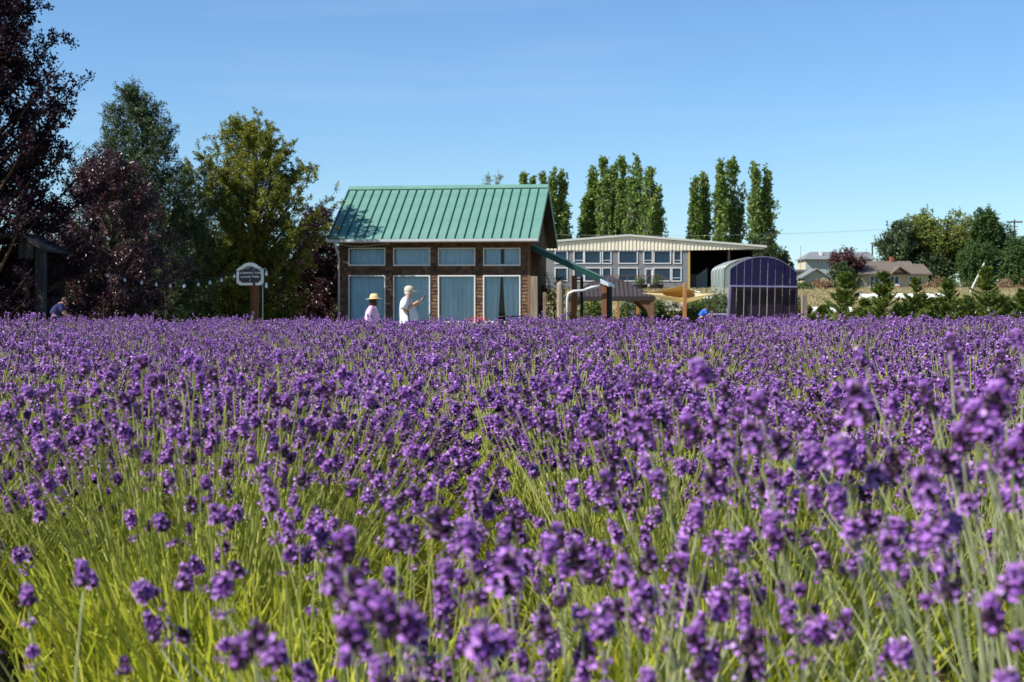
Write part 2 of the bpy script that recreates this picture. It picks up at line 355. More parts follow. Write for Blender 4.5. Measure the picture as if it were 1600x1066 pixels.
def frames(d):
    """rotation matrices whose z column is d"""
    d = unit(d); a = np.tile([1.0, 0, 0], (len(d), 1)); x = unit(np.cross(a, d)+1e-9); y = np.cross(d, x)
    return np.stack([x, y, d], -1)
def bush_data(seed, nst, nleaf, rad=.55, hgt=.70, lean=(0, 0), sectors=None):
    rg = np.random.default_rng(seed)
    az = rg.uniform(0, 2*np.pi, nst); th = np.abs(rg.normal(0, .36, nst)).clip(0, .95)
    th = np.where(rg.random(nst) < .5, rg.uniform(.05, .72, nst), th)
    ln = hgt*rg.normal(.95, .10, nst).clip(.62, 1.09)*np.where(rg.random(nst) < .012, rg.uniform(1.04, 1.22, nst), 1)
    d = np.stack([np.cos(az)*np.sin(th)+lean[0], np.sin(az)*np.sin(th)+lean[1], np.cos(th)], 1)
    base = np.stack([np.cos(az)*rg.uniform(.02, .20, nst), np.sin(az)*rg.uniform(.02, .20, nst), np.full(nst, .12)], 1)
    p3 = base+unit(d)*ln[:, None]
    side = rg.normal(0, .025, (nst, 3)); side[:, 2] = 0
    p1 = base+unit(d*[.8, .8, 1])*(ln*.4)[:, None]+side; p2 = base+unit(d*[.93, .93, 1])*(ln*.72)[:, None]+side
    return rg, base, p1, p2, p3
def stems_into(q, base, p1, p2, p3, w=.0012, mi=0):
    n = len(base)
    rings = []
    for p, ww in ((base, w*1.5), (p1, w*1.35), (p2, w*1.1), (p3, w*.9)):
        for k in range(3):
            a = 2*math.pi*k/3; rings.append(p+np.array([math.cos(a), math.sin(a), 0])*ww)
    V = np.stack(rings, 1).reshape(-1, 3); b = (np.arange(n)*12)[:, None]
    Q = np.concatenate([b+np.array([s*3+k, s*3+(k+1)%3, (s+1)*3+(k+1)%3, (s+1)*3+k]) for s in range(3) for k in range(3)])
    q.add(V, Q, mi)
def blades_into(q, rg, n, rad=.46, top=.62, mi=1, w=.0030):
    az = rg.uniform(0, 2*np.pi, n); r = rad*np.sqrt(rg.random(n))*.62
    z0 = rg.uniform(.08, top*.75, n)
    b = np.stack([np.cos(az)*r*(1+z0), np.sin(az)*r*(1+z0), z0], 1)
    d = unit(np.stack([np.cos(az)*.45, np.sin(az)*.45, np.ones(n)], 1)+rg.normal(0, .22, (n, 3)))
    l = rg.uniform(.05, .15, n)[:, None]; s = unit(np.cross(d, rg.normal(size=(n, 3))))*w
    bend = rg.normal(0, .012, (n, 3))
    m = b+d*l*.5+bend; t = b+d*l
    V = np.stack([b-s*.6, b+s*.6, m+s, m-s, t+s*.35, t-s*.35], 1).reshape(-1, 3); i = (np.arange(n)*6)[:, None]
    q.add(V, np.concatenate([i+np.array([0,1,2,3]), i+np.array([3,2,4,5])]), mi)
def heads_into(q, rg, lod, p2, p3, sc=1.0):
    n = len(p3); Rm = frames(p3-p2+rg.normal(0, .02, (n, 3))); tid = rg.integers(0, 6, n)
    for t in range(6):
        V, Q, Mi = HEADS[lod][t]; idx = np.where(tid == t)[0]
        if not len(idx): continue
        s = rg.uniform(.8, 1.3, len(idx))*sc
        sh = Rm[idx]*np.stack([s*rg.uniform(.9, 1.25, len(idx))]*2+[s], -1)[:, None, :]
        W = np.einsum('nij,vj->nvi', sh, V)+p3[idx][:, None, :]
        q.add(W.reshape(-1, 3), (Q[None]+(np.arange(len(idx))*len(V))[:, None, None]).reshape(-1, 4), np.tile(Mi, len(idx)))

SPIKE = []
for t in range(6):
    V, Q, Mi = HEADS[0][t]; SPIKE.append(quads_mesh('flower_spike', V, Q, [M['petal'], M['calyx'], M['stem']], Mi))

def bush_variant(seed, lod, nst, nleaf, hgt=.70, bw=.0030, sw=.0012, hs=1.0, petal='petal'):
    rg, b, p1, p2, p3 = bush_data(seed, nst, nleaf, hgt=hgt)
    qs = QB(); stems_into(qs, b, p1, p2, p3, sw); blades_into(qs, rg, nleaf, w=bw)
    qh = QB(); heads_into(qh, rg, lod, p2, p3, hs*.70)
    return (qs.mesh('stems', [M['stem'], M['blade']]), qh.mesh('flower_spikes', [M[petal], M['calyx'], M['stem']]))
BV = {0: [bush_variant(100+i, 0, 540, 1900, bw=.0026, sw=.0014) for i in range(2)],
      1: [bush_variant(200+i, 1, n_, 2400, bw=.004) for i, n_ in enumerate((480, 420, 280, 460, 360))],
      2: [bush_variant(300+i, 2, 420, 900, bw=.006, sw=.0018, hs=1.15) for i in range(3)]}
def place_bush(x, y, var, s, sz, label, group, rz):
    z = ground_z(x, y)+.01
    t = empty('lavender_bush', (x, y, z), rz, label, 'lavender bush', group)
    t.scale = (s, s, sz)
    link('stems', var[0], t, kind='stuff'); link('flower_spikes', var[1], t, kind='stuff')
    return t
near_spots = []   # filled with the bushes whose spikes are objects of their own
def near_bush(x, y, seed, nst, nleaf, hgt, label, lean=(0, 0), extra=()):
    z = ground_z(x, y)+.01
    t = empty('lavender_bush', (x, y, z), 0, label, 'lavender bush', 'lavender bushes nearest the camera')
    rg, b, p1, p2, p3 = bush_data(seed, nst, nleaf, hgt=hgt, lean=lean)
    # keep the lens free
    D = y+p3[:, 1]; ok = D > 1.12
    b, p1, p2, p3 = b[ok], p1[ok], p2[ok], p3[ok]
    if extra:    # tall single stalks of this bush
        e3 = np.array([np.array(P(a, c, dd))-np.array([x, y, z]) for a, c, dd in extra]); n = len(e3)
        eb = np.array([[.12*np.cos(k*2.4), .12*np.sin(k*2.4), .1] for k in range(n)])
        eb[:, :2] = eb[:, :2]*.6+e3[:, :2]*.55
        side = np.stack([rg.normal(0, .006, n), rg.normal(0, .006, n), np.zeros(n)], 1)
        e1 = eb+(e3-eb)*.4+side; e2 = eb+(e3-eb)*.72+side
        b, p1, p2, p3 = [np.concatenate(v) for v in ((b, eb), (p1, e1), (p2, e2), (p3, e3))]
    q = QB(); stems_into(q, b, p1, p2, p3, .0016); blades_into(q, rg, nleaf)
    link('stems', q.mesh('stems', [M['stem_pale' if extra else 'stem'], M['blade']]), t, kind='stuff')
    Rm = frames(p3-p2+rg.normal(0, .02, p3.shape)); nx_ = len(extra) if extra else 0
    for i in range(len(p3)):
        o = link('flower_spike', SPIKE[rg.integers(0, 6)], t)
        s = rg.uniform(.52, .76)*(1.22 if i >= len(p3)-nx_ else 1); w = s*rg.uniform(.95, 1.3)
        m = Matrix([[*map(float, r)] for r in Rm[i]]).to_4x4(); o.matrix_local = Matrix.Translation(p3[i].tolist()) @ m @ Matrix.Diagonal((w, w, s, 1))
        if i >= len(p3)-nx_ and rg.random() < .75:    # a lower, separate ring of flowers on the same stalk
            o = link('flower_spike', SPIKE[rg.integers(0, 6)], t); o.matrix_local = Matrix.Translation((p3[i]-unit(p3[i]-p2[i])*rg.uniform(.045, .07)).tolist()) @ m @ Matrix.Diagonal((w*.85, w*.85, s*.5, 1))
    near_spots.append((x, y))
NEAR = [(-.62, 3.15, 330, 3000, .74, 'lavender bush at the lower left with a bright green leafy front and scattered spikes', ()),
        (-1.55, 3.3, 300, 2600, .76, 'lavender bush cut by the left edge of the picture, lowest of its row', ()),
        (.12, 1.75, 120, 900, .60, 'blurred lavender bush in the very front, bottom centre, with short spikes',
         [(735,872,1.6),(690,855,1.7),(868,868,1.7),(905,900,1.6),(540,890,1.5),(565,950,1.3),(762,1035,1.22),(520,945,1.4),(620,1000,1.22),(590,975,1.25),(655,1010,1.25),(560,1020,1.2),(790,945,1.5),(940,1010,1.4)]),
        (.78, 1.85, 190, 450, .80, 'blurred lavender bush in the very front at the bottom right, tall pale stems',
         [(1103,612,1.75),(1192,655,1.62),(1188,720,1.6),(1352,680,1.5),(1322,740,1.5),(1545,700,1.42),(1582,735,1.4),(1505,715,1.5),(1530,690,1.45),(1558,665,1.45),(1460,800,1.3),(1470,855,1.3),(1445,870,1.35),(1225,865,1.6),(1210,850,1.7),(1012,700,1.9),(960,775,1.8),(1280,805,2.0),(1095,700,1.8),(1130,790,1.8),(1580,940,1.3),(1560,1000,1.25),(1390,765,1.7),(1405,900,1.4)]),
        (-.42, 1.62, 12, 500, .48, 'sparse low lavender bush in the very front, left of the bottom centre', [(400,1030,1.25),(425,1050,1.28),(375,1055,1.3),(350,940,1.7),(130,925,1.9),(290,935,2.0),(45,955,1.9)]),
        (.40, 2.75, 330, 2000, .72, 'lavender bush just behind the two blurred front bushes, right of centre', ()),
        (1.22, 2.65, 340, 1800, .78, 'lavender bush at the right edge with a large dark cluster of spikes', ()),
        (-.22, 2.3, 80, 1400, .60, 'low lavender bush left of the bottom centre, mostly leaves', ())]
for i, (x, y, n, nl, h, lab, ex) in enumerate(NEAR): near_bush(x, y, 900+i, n, nl, h, lab, (0, 0), ex)

def lavender_field():
    y = 4.3; row = 0
    while y < 25.5:
        half = .36*y+1.2; x = -half+rnd.uniform(0, .8)
        while x < half+.4:
            xx = x+rnd.gauss(0, .10); yy = y+rnd.gauss(0, .12)+.10*x*(1 if True else 0)*.35
            lod = 0 if yy < 5.4 else 1 if yy < 13 else 2
            v = BV[lod][rnd.randrange(len(BV[lod]))]
            s = rnd.uniform(.95, 1.18); sz = rnd.uniform(.85, 1.05)*(.97 if yy < 6 else 1)*(1.0+.02*min(1, max(0, (yy-5)/10))+.065*math.exp(-((yy-9.5)/3.0)**2))
            place_bush(xx, yy, v, s, sz, 'lavender bush with deep purple spikes, one of many merging across the main field', 'lavender bushes of the main field', rnd.uniform(0, 6.28))
            x += rnd.uniform(.80, .98) if yy < 13 else rnd.uniform(.98, 1.12)
        y += 1.30 if y < 13 else 1.4; row += 1
lavender_field()
def far_lavender():
    pv = [bush_variant(400+i, 2, 420, 300, hgt=.72, bw=.008, sw=.003, hs=1.9, petal='petal_pale') for i in range(2)]
    y = 31.0
    while y < 45:
        x = .165*y; 
        while x < .36*y+1:
            place_bush(x+rnd.gauss(0, .1), y+rnd.gauss(0, .1), pv[rnd.randrange(2)], rnd.uniform(1.2, 1.4), rnd.uniform(.90, 1.0), 'paler lavender bush in the plot beyond the main field at the right', 'paler lavender bushes beyond the main field', rnd.uniform(0, 6.28))
            x += 1.35
        y += 1.7
far_lavender()

# ------------------------------------------------------------------ trees
def make_tree(name, loc, H, env, zb, nbr, lpb, leaf, lmat, label, cat='tree', ascend=1.0, spread=.22, seed=0, trunk=.12, bark='bark', group=None, lobes=.25, inner=.35, lw=.6, droop=0, tipup=0, stretch=(1, 1), dens=1.0):
    """env: crown radius at evenly spaced heights from zb to H"""
    rg = np.random.default_rng(seed); t = empty(name, loc, 0, label, cat, group)
    env = np.array(env, float); ts = np.linspace(0, 1, len(env))
    tz = []
    while len(tz) < nbr:
        u = rg.random()
        if rg.random() < (np.interp(u, ts, env)/env.max())*.85+.12: tz.append(u)
    tz = np.array(tz); az = rg.uniform(0, 2*np.pi, nbr); ph = rg.uniform(0, 6.28, 4)
    lob = 1+lobes*(np.sin(3*az+ph[0]+4*tz)*.5+np.sin(5*az+ph[1]-7*tz)*.5)
    r = np.interp(tz, ts, env)*lob*rg.uniform(inner, 1.03, nbr)**.6
    zt = zb+tz*(H-zb)
    tip = np.stack([np.cos(az)*r*stretch[0], np.sin(az)*r*stretch[1], zt], 1)
    wob = np.array([rg.normal(0, .02*H), rg.normal(0, .02*H), 0])
    zs = np.clip(zt-r*ascend-rg.uniform(0, .08, nbr)*H, zb*.75+.02*H, H*.93)
    st = np.stack([wob[0]*(zs/H), wob[1]*(zs/H), zs], 1)
    ctl = st*.45+tip*.55; ctl[:, 2] = st[:, 2]*(.5+.2*droop)+tip[:, 2]*(.5-.2*droop)-.1*r+droop*.25*r
    # wood
    tk = MB(); n = 7
    tk.tube([(0, 0, -.3), (0, 0, .1)]+[(wob[0]*k/n+rg.normal(0, .01*H), wob[1]*k/n+rg.normal(0, .01*H), H*.96*k/n) for k in range(1, n+1)],
            [trunk*1.35, trunk*1.15]+[trunk*(1-.88*k/n) for k in range(1, n+1)], 8)
    wood = QB()
    S = np.linspace(0, 1, 5)[None, :, None]
    C = (1-S)**2*st[:, None]+2*S*(1-S)*ctl[:, None]+S*S*tip[:, None]     # nbr,5,3
    rb = (trunk*.34*(.4+r/env.max()))[:, None]*np.array([1, .75, .5, .3, .1])[None]
    ring = []
    for k in range(4):
        a = math.pi/2*k; ring.append(C+np.stack([math.cos(a)*rb, math.sin(a)*rb*.7, math.sin(a)*rb*.7], -1))
    V = np.stack(ring, 2).reshape(-1, 3); b = (np.arange(nbr)*20)[:, None]
    Q = np.concatenate([b+np.array([s*4+k, s*4+(k+1)%4, (s+1)*4+(k+1)%4, (s+1)*4+k]) for s in range(4) for k in range(4)])
    wood.add(V, Q)
    tk.build('trunk', M[bark], t, smooth=True)
    link('limbs', wood.mesh('limbs', [M[bark]], True), t, kind='stuff')
    # leaves
    q = QB(); ns = 9; lps = max(4, int(lpb*dens/ns)); NT = nbr*ns
    bi = np.repeat(np.arange(nbr), ns); s = (rg.uniform(.12, 1, NT)**.6)[:, None]
    T0 = (1-s)**2*st[bi]+2*s*(1-s)*ctl[bi]+s*s*tip[bi]; T = unit(2*(1-s)*(ctl[bi]-st[bi])+2*s*(tip[bi]-ctl[bi]))
    tl = spread*rg.uniform(1.6, 4.2, NT)[:, None]*(1.15-.45*s)
    td = unit(T*.75+unit(rg.normal(0, 1, (NT, 3)))*.95+np.array([0, 0, .12*ascend-.1])); T1 = T0+td*tl
    rt = .0035+trunk*.02
    ring = []
    for k in range(3):
        a = 2.094*k; off = np.array([math.cos(a), math.sin(a)*.7, math.sin(a)*.7])
        ring += [T0+off*rt, T1+off*rt*.4]
    Vt = np.stack(ring, 1).reshape(-1, 3); bb = (np.arange(NT)*6)[:, None]
    tw = QB(); tw.add(Vt, np.concatenate([bb+np.array([0,2,3,1]), bb+np.array([2,4,5,3]), bb+np.array([4,0,1,5])]))
    link('twigs', tw.mesh('twigs', [M[bark]]), t, kind='stuff')
    N = NT*lps; ti = np.repeat(np.arange(NT), lps); u = rg.uniform(.05, 1.05, N)[:, None]
    Bp = T0[ti]*(1-u)+T1[ti]*u+rg.normal(0, 1, (N, 3))*(spread*.33)*(1.2-.6*u)
    dirs = td[ti]*.6+rg.normal(0, .7, (N, 3)); dirs[:, 2] -= .25
    Vq, Qq = leaf_quads(Bp, dirs, leaf, leaf*lw, rg); q.add(Vq, Qq)
    link('crown', q.mesh('crown', [M[lmat]]), t, kind='stuff')
    return t
def base(px, D): return Vector(((px-800)/F*D, D, ground_z((px-800)/F*D, D)-.02))
def hgt(py, D): return CAM_H-(py-HZ)/F*D

# left group
D = 40; b = base(-42, D)
make_tree('purple_plum_tree', b, 10.6, [2.4, 2.9, 2.9, 2.9, 2.7, 2.6, 2.4, 2.0, 1.5, .7], .8, 270, 260, .10, 'leaf_plum_dark', 'very dark purple leaved plum tree at the left edge, tallest of the left group', ascend=.6, spread=.2, seed=3, trunk=.22, lobes=.3, dens=1.9)
D = 46; b = base(168, D)
make_tree('purple_plum_tree', b, hgt(240, D)-b.z, [1.4, 1.9, 2.1, 2.15, 1.95, 1.4, .55], .3, 210, 180, .085, 'leaf_plum', 'rounded reddish purple plum tree in front of the tall dark birch', ascend=.6, spread=.15, seed=5, trunk=.13, dens=1.8)
D = 57; b = base(212, D)
make_tree('birch_tree', b, hgt(138, D)-b.z, [2.6, 3.3, 3.5, 3.3, 2.9, 2.3, 1.4, .4], .4, 440, 240, .075, 'leaf_birch', 'tall dark green birch with a loose pointed top behind the round purple plum', ascend=.7, spread=.19, seed=9, trunk=.12, droop=.2, dens=1.9, inner=.2)
D = 60; b = base(394, D)
make_tree('hornbeam_tree', b, hgt(180, D)-b.z, [1.3, 1.6, 2.0, 2.5, 2.9, 2.8, 2.1, .7], .4, 320, 280, .085, 'leaf_yellow', 'yellow green broadleaf tree with long shoots reaching towards the cottage roof', ascend=.9, spread=.15, seed=12, trunk=.13, lobes=.4, inner=.4, dens=1.8)
D = 66; b = base(497, D)
make_tree('purple_plum_tree', b, hgt(332, D)-b.z, [1.7, 1.9, 1.9, 1.6, 1.1, .4], .2, 170, 220, .10, 'leaf_plum', 'purple plum tree squeezed against the left end of the cottage', ascend=.7, spread=.17, seed=15, trunk=.1, dens=1.7)
D = 67; b = base(305, D)
make_tree('dark_tree', b, hgt(262, D)-b.z, [2.4, 2.8, 2.8, 2.4, 1.7, .7], .4, 220, 170, .10, 'leaf_dark', 'dark tree filling the gap between the birch and the yellow green tree', ascend=.8, spread=.22, seed=22, trunk=.14, dens=1.3)
# dark understorey shrubs
def shrub(px, py_top, D, w, lmat, label, leaf=.07, n=60, lpb=90, seed=0, group=None, name='shrub', cat='shrub', st=(1, 1)):
    b = base(px, D); H = max(.4, hgt(py_top, D)-b.z)
    return make_tree(name, b, H, [w*.8, w, w*.95, w*.75, w*.35], .05, n, lpb, leaf, lmat, label, cat, ascend=.8, spread=.11*w+.03, seed=seed, trunk=.04, group=group, stretch=st)
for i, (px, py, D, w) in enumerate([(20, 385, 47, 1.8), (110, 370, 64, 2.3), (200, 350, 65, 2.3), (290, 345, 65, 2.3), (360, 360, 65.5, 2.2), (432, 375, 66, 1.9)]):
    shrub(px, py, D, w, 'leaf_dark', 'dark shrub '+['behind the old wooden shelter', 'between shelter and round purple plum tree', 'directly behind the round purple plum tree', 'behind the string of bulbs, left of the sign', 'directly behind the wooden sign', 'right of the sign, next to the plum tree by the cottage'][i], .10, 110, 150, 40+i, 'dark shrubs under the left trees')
shrub(88, 440, 44.5, .55, 'leaf_shrub', 'light green shrub below the round plum tree, right of the old post', .06, 30, 50, 61)
shrub(258, 405, 49, .75, 'leaf_shrub', 'sunlit green shrub between the plum tree and the wooden sign', .06, 34, 45, 62)
shrub(180, 468, 47.5, .7, 'leaf_shrub', 'low green shrub under the middle of the round plum tree', .06, 24, 40, 63)

# poplars
pop = [(818, 272, 300, 1.5), (833, 278, 302, 1.3), (848, 270, 300, 1.6), (864, 266, 298, 1.9), (880, 264, 299, 1.8),
       (916, 300, 305, 2.0), (928, 258, 306, 2.3), (944, 248, 300, 2.2), (959, 248, 310, 1.7), (972, 246, 305, 1.6), (992, 244, 300, 3.2), (1015, 262, 297, 2.6), (1026, 285, 300, 2.6),
       (1086, 275, 300, 1.9), (1098, 262, 302, 2.2), (1126, 250, 300, 2.0), (1145, 248, 303, 3.3), (1180, 250, 300, 2.5), (1197, 256, 301, 2.6)]
NTH = ['first', 'second', 'third', 'fourth', 'fifth', 'sixth', 'seventh', 'eighth']
def poplar_label(i):
    if i < 5: return NTH[i]+' poplar from the left, over the cottage roof right end'
    if i < 13: return NTH[i-5]+' poplar from the left in the group above the barn ridge'
    return NTH[i-13]+' poplar from the left above the open barn bay'
for i, (px, py, D, w) in enumerate(pop):
    b = base(px, D); H = hgt(py, D)-b.z
    w *= .72; env = [w*.9, w*1.15, w*1.2, w*1.15, w, w*.7, w*.25]
    make_tree('poplar_tree', b, H, env, 1.5, 120, 62, .62, 'leaf_poplar', poplar_label(i), ascend=4.5, spread=.30, dens=1.2, seed=70+i, trunk=.35, bark='bark_pale', group='poplars behind the barn', lobes=.3, inner=.2)
for px, py in ((762, 276), (778, 270)):
    b = base(px, 150); make_tree('larch_tree', b, hgt(py, 150)-b.z, [1.8, 1.7, 1.5, 1.3, .9, .12], 1, 90, 60, .28, 'leaf_willow', 'larch whose %s tip shows above the cottage ridge' % ('spreading left' if px < 770 else 'slanting right'), ascend=-.1, spread=.16, seed=px, trunk=.18, lw=.3)
# bush mass beside the poplars
for i, (px, py, D, w) in enumerate([(1190, 372, 262, 4.0), (1212, 384, 260, 2.6), (1228, 402, 262, 1.6)]):
    shrub(px, py, D, w, 'leaf_birch', ['broad dark tree under the right hand poplars', 'dark tree sloping down beside the barn roof end', 'small dark tree at the foot of the slope right of the barn'][i], .5, 120, 60, 110+i, name='dark_tree', cat='tree')

# right hand trees on the rise
D = 262; b = base(1466, D)
make_tree('willow_tree', b, hgt(333, D)-b.z, [2.2, 4.0, 6.4, 7.6, 8.4, 8.3, 7.3, 4.4], 3.2, 380, 90, .40, 'leaf_willow', 'wide domed olive green tree with bare limbs showing, behind the ranch house', ascend=1.3, spread=.42, seed=131, trunk=.5, bark='bark', inner=.45, dens=1.5, lobes=.1)
D = 258; b = base(1404, D)
make_tree('maple_tree', b, hgt(349, D)-b.z, [3.4, 4.0, 4.2, 3.8, 3.0, 1.3], .8, 170, 80, .5, 'leaf_birch', 'dense green tree at the left flank of the wide domed tree', ascend=1.0, spread=.5, seed=133, trunk=.4)
D = 262; b = base(1455, 255)
make_tree('dark_tree', b, hgt(400, 255)-b.z, [3.5, 3.6, 3.0, 1.6], .4, 110, 70, .5, 'leaf_dark', 'low dark tree right behind the ranch house roof end', ascend=1.0, spread=.5, seed=134, trunk=.3)
D = 250; b = base(1540, D)
make_tree('cypress_tree', b, hgt(328, D)-b.z, [.5, 1.6, 2.3, 2.5, 2.2, 1.2], 5.2, 130, 100, .38, 'leaf_cypress', 'tall dense cypress with a blunt leaning top, left of the utility pole', ascend=1.2, spread=.38, seed=141, trunk=.3)
D = 246; b = base(1527, D)
make_tree('clipped_tree', b, hgt(381, D)-b.z, [1.8, 3.0, 3.4, 3.4, 3.0, 1.9], .9, 190, 100, .30, 'leaf_cypress', 'round clipped evergreen like a ball below the tall cypress', ascend=.8, spread=.28, seed=142, trunk=.3, lobes=.05, inner=.7)
D = 252; b = base(1570, D)
make_tree('pine_tree', b, hgt(352, D)-b.z, [.8, 1.6, 2.0, 2.1, 1.8, .9], 3.6, 60, 90, .35, 'leaf_cypress', 'open dark pine with sky showing between its limbs beside the cypress', ascend=1.0, spread=.45, seed=143, trunk=.3)
D = 244; b = base(1590, D)
make_tree('dark_tree', b, hgt(372, D)-b.z, [3.4, 3.6, 3.4, 2.6, 1.2], .4, 150, 90, .4, 'leaf_cypress', 'broad dark evergreen cut by the right edge of the picture', ascend=1.0, spread=.45, seed=144, trunk=.3)
D = 236; b = base(1322, D)
make_tree('plum_tree', b, hgt(391, D)-b.z, [1.2, 2.2, 2.9, 2.6, 1.3], 2.6, 100, 70, .34, 'leaf_rust', 'rusty purple tree in front of the grey roofed house', ascend=1.0, spread=.36, seed=151, trunk=.2)
shrub(1318, 412, 233, 2.6, 'leaf_birch', 'grey green shrub mass under the rusty purple tree', .4, 80, 60, 152)

# young conifers along the right side
def conifer(px, py, D, w, seed, label):
    b = base(px, D); H = hgt(py, D)-b.z; rg = np.random.default_rng(seed); t = empty('young_conifer', b, 0, label, 'conifer', 'young conifers along the right of the field')
    MB().tube([(0, 0, -.2), (0, 0, H*.5), (rg.normal(0, .03), 0, H*.97)], [.06, .04, .012], 6).build('trunk', M['bark'], t)
    nb = 105; z = H*(rg.random(nb)**.8*.93+.03); az = rg.uniform(0, 6.28, nb); r = 1.30*w*(1-(z/H)**.9)*rg.uniform(.5, 1.2, nb)+.09
    tip = np.stack([np.cos(az)*r, np.sin(az)*r, z+r*rg.uniform(.35, .7, nb)], 1); st = np.stack([0*z, 0*z, z], 1); mid = (st+tip)/2; mid[:, 2] -= .12*r
    lpb = 130; N = nb*lpb; bi = np.repeat(np.arange(nb), lpb); s = rg.uniform(.1, 1, N)[:, None]
    Bp = (1-s)**2*st[bi]+2*s*(1-s)*mid[bi]+s*s*tip[bi]; T = unit(tip-st)[bi]; sd = unit(np.cross(T, [0, 0, 1]))
    Bp = Bp+sd*rg.normal(0, 1, (N, 1))*.16*r[bi][:, None]*(1.1-s)+rg.normal(0, .025, (N, 3))
    q = QB(); V, Q = leaf_quads(Bp, T+sd*rg.normal(0, .6, (N, 1))+rg.normal(0, .3, (N, 3)), .11, .045, rg); q.add(V, Q)
    link('crown', q.mesh('crown', [M['leaf_conifer']]), t, kind='stuff')
for i, (px, py, D, w, lab) in enumerate([
    (1258, 478, 66, .8, 'low young conifer right behind the weathered post'), (1288, 478, 72, .8, 'small young conifer left of the tall feathery one, below the shed'),
    (1322, 424, 67, 1.15, 'tall feathery young conifer in front of the purple tree, leftmost tall one'), (1352, 468, 70, .8, 'short young conifer between the two in front of the ranch house'),
    (1380, 422, 66, 1.0, 'tall young conifer in front of the ranch house windows'), (1406, 474, 72, .8, 'short young conifer below the right half of the ranch house'),
    (1432, 434, 66, .95, 'young conifer at the right end of the ranch house'), (1458, 466, 71, .85, 'short bushy conifer just right of the ranch house'),
    (1481, 434, 66, 1.0, 'young conifer with a blunt top left of the leaning white pole'), (1512, 462, 70, .95, 'broad low conifer at the leaning white pole'),
    (1541, 414, 66, 1.1, 'tallest young conifer, with a thin tip before the clipped ball tree'), (1570, 464, 69, .95, 'bushy low conifer right of the tallest one'),
    (1597, 452, 66, 1.0, 'young conifer cut by the right edge')]):
    conifer(px, py, D, w, 500+i, lab)

# ------------------------------------------------------------------ cottage
TH = math.radians(7.5); CO = Vector((-6.78, 60.5, ground_z(-3, 60)))
cot = empty('cottage', CO, -TH, 'brown shingled cottage with a green metal roof and eight curtained windows', 'cottage')
ct, st_ = math.cos(TH), math.sin(TH)
def cu(px, off=0):     # pixel column -> local x on the front wall plane
    k = (px-800)/F; ox, oy = CO.x+st_*off, CO.y+ct*off
    return (k*oy-ox)/(ct+k*st_)
def cz(py, u, off=0): return CAM_H-(py-HZ)/F*(CO.y-u*st_+off*ct)-CO.z
CW, CD, TK = 7.5, 6.0, .16
ZE, ZR, YR, OV = cz(374, 3, -.65)+.02, cz(293, 3, 3), 3.0, .65
slope = (ZR-ZE)/(YR+OV)
def roof_under(y): return ZR-abs(y-YR)*slope-.13
wins = []
for (a, c) in ((544.5, 602.5), (614.5, 672.5), (684.5, 743), (755, 813.5)):
    u0, u1 = cu(a)+.05, cu(c)-.05; um = (u0+u1)/2
    wins.append((u0, u1, cz(504, um)+.05, cz(430.3, um)-.05)); wins.append((u0, u1, cz(415.8, um)+.07, cz(387.3, um)-.05))
zt = roof_under(0)+.02
def wall_with_holes(mb, x0, x1, y0, y1, z0, z1, holes):
    xs = sorted({x0, x1, *[h[0] for h in holes], *[h[1] for h in holes]}); 
    for i in range(len(xs)-1):
        a, c = xs[i], xs[i+1]; hs = sorted([(h[2], h[3]) for h in holes if h[0] <= a+1e-6 and h[1] >= c-1e-6]); z = z0
        for (p, q_) in hs: mb.box(a, c, y0, y1, z, p); z = q_
        mb.box(a, c, y0, y1, z, z1)
mb = MB(); wall_with_holes(mb, 0, CW, 0, TK, 0, zt, wins); mb.build('front_wall', M['cedar'], cot)
def gable(mb, x0, x1, yo=0, inset=0, zlow=0):
    pr = [(yo, zlow), (CD-yo, zlow), (CD-yo, roof_under(CD-yo)), (YR, roof_under(YR)), (yo, roof_under(yo))]
    mb.prism([Vector((x0, y, z)) for y, z in pr], (x1-x0, 0, 0))
mb = MB(); gable(mb, CW-TK, CW, TK+.002); mb.build('side_wall', M['cedar'], cot)
mb = MB(); gable(mb, 0, TK, TK+.002); mb.build('side_wall', M['cedar'], cot)
MB().box(TK, CW-TK, CD-TK, CD, 0, roof_under(CD-TK)).build('rear_wall', M['cedar'], cot)
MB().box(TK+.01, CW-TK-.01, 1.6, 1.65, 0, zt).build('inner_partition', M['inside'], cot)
# shingles: front and right gable wall
mb = MB(); EXP = .135; z = .02; rr = random.Random(5)
while z < zt-.05:
    x = -.03
    while x < CW+.02:
        w = rr.uniform(.11, .22); x1 = min(x+w, CW+.03); zb_ = z+rr.uniform(-.006, .006); th = rr.uniform(.024, .04)
        cuts = [(x+.004, x1-.003)]
        for (a, c, p, q_) in wins:
            if z+EXP*.5 > p-.04 and z+EXP*.5 < q_+.04:
                nc = []
                for (s0, s1) in cuts:
                    if s1 <= a-.05 or s0 >= c+.05: nc.append((s0, s1))
                    else:
                        if s0 < a-.06: nc.append((s0, a-.05))
                        if s1 > c+.06: nc.append((c+.05, s1))
                cuts = nc
        for (s0, s1) in cuts:
            mb.add([(s0,-th,zb_),(s1,-th,zb_),(s1,-.001,zb_),(s0,-.001,zb_),(s0,-.006,zb_+EXP),(s1,-.006,zb_+EXP),(s1,-.0005,zb_+EXP),(s0,-.0005,zb_+EXP)],
                   [(0,3,2,1),(4,5,6,7),(0,1,5,4),(1,2,6,5),(3,0,4,7)])
        x = x1
    z += EXP
z = .02
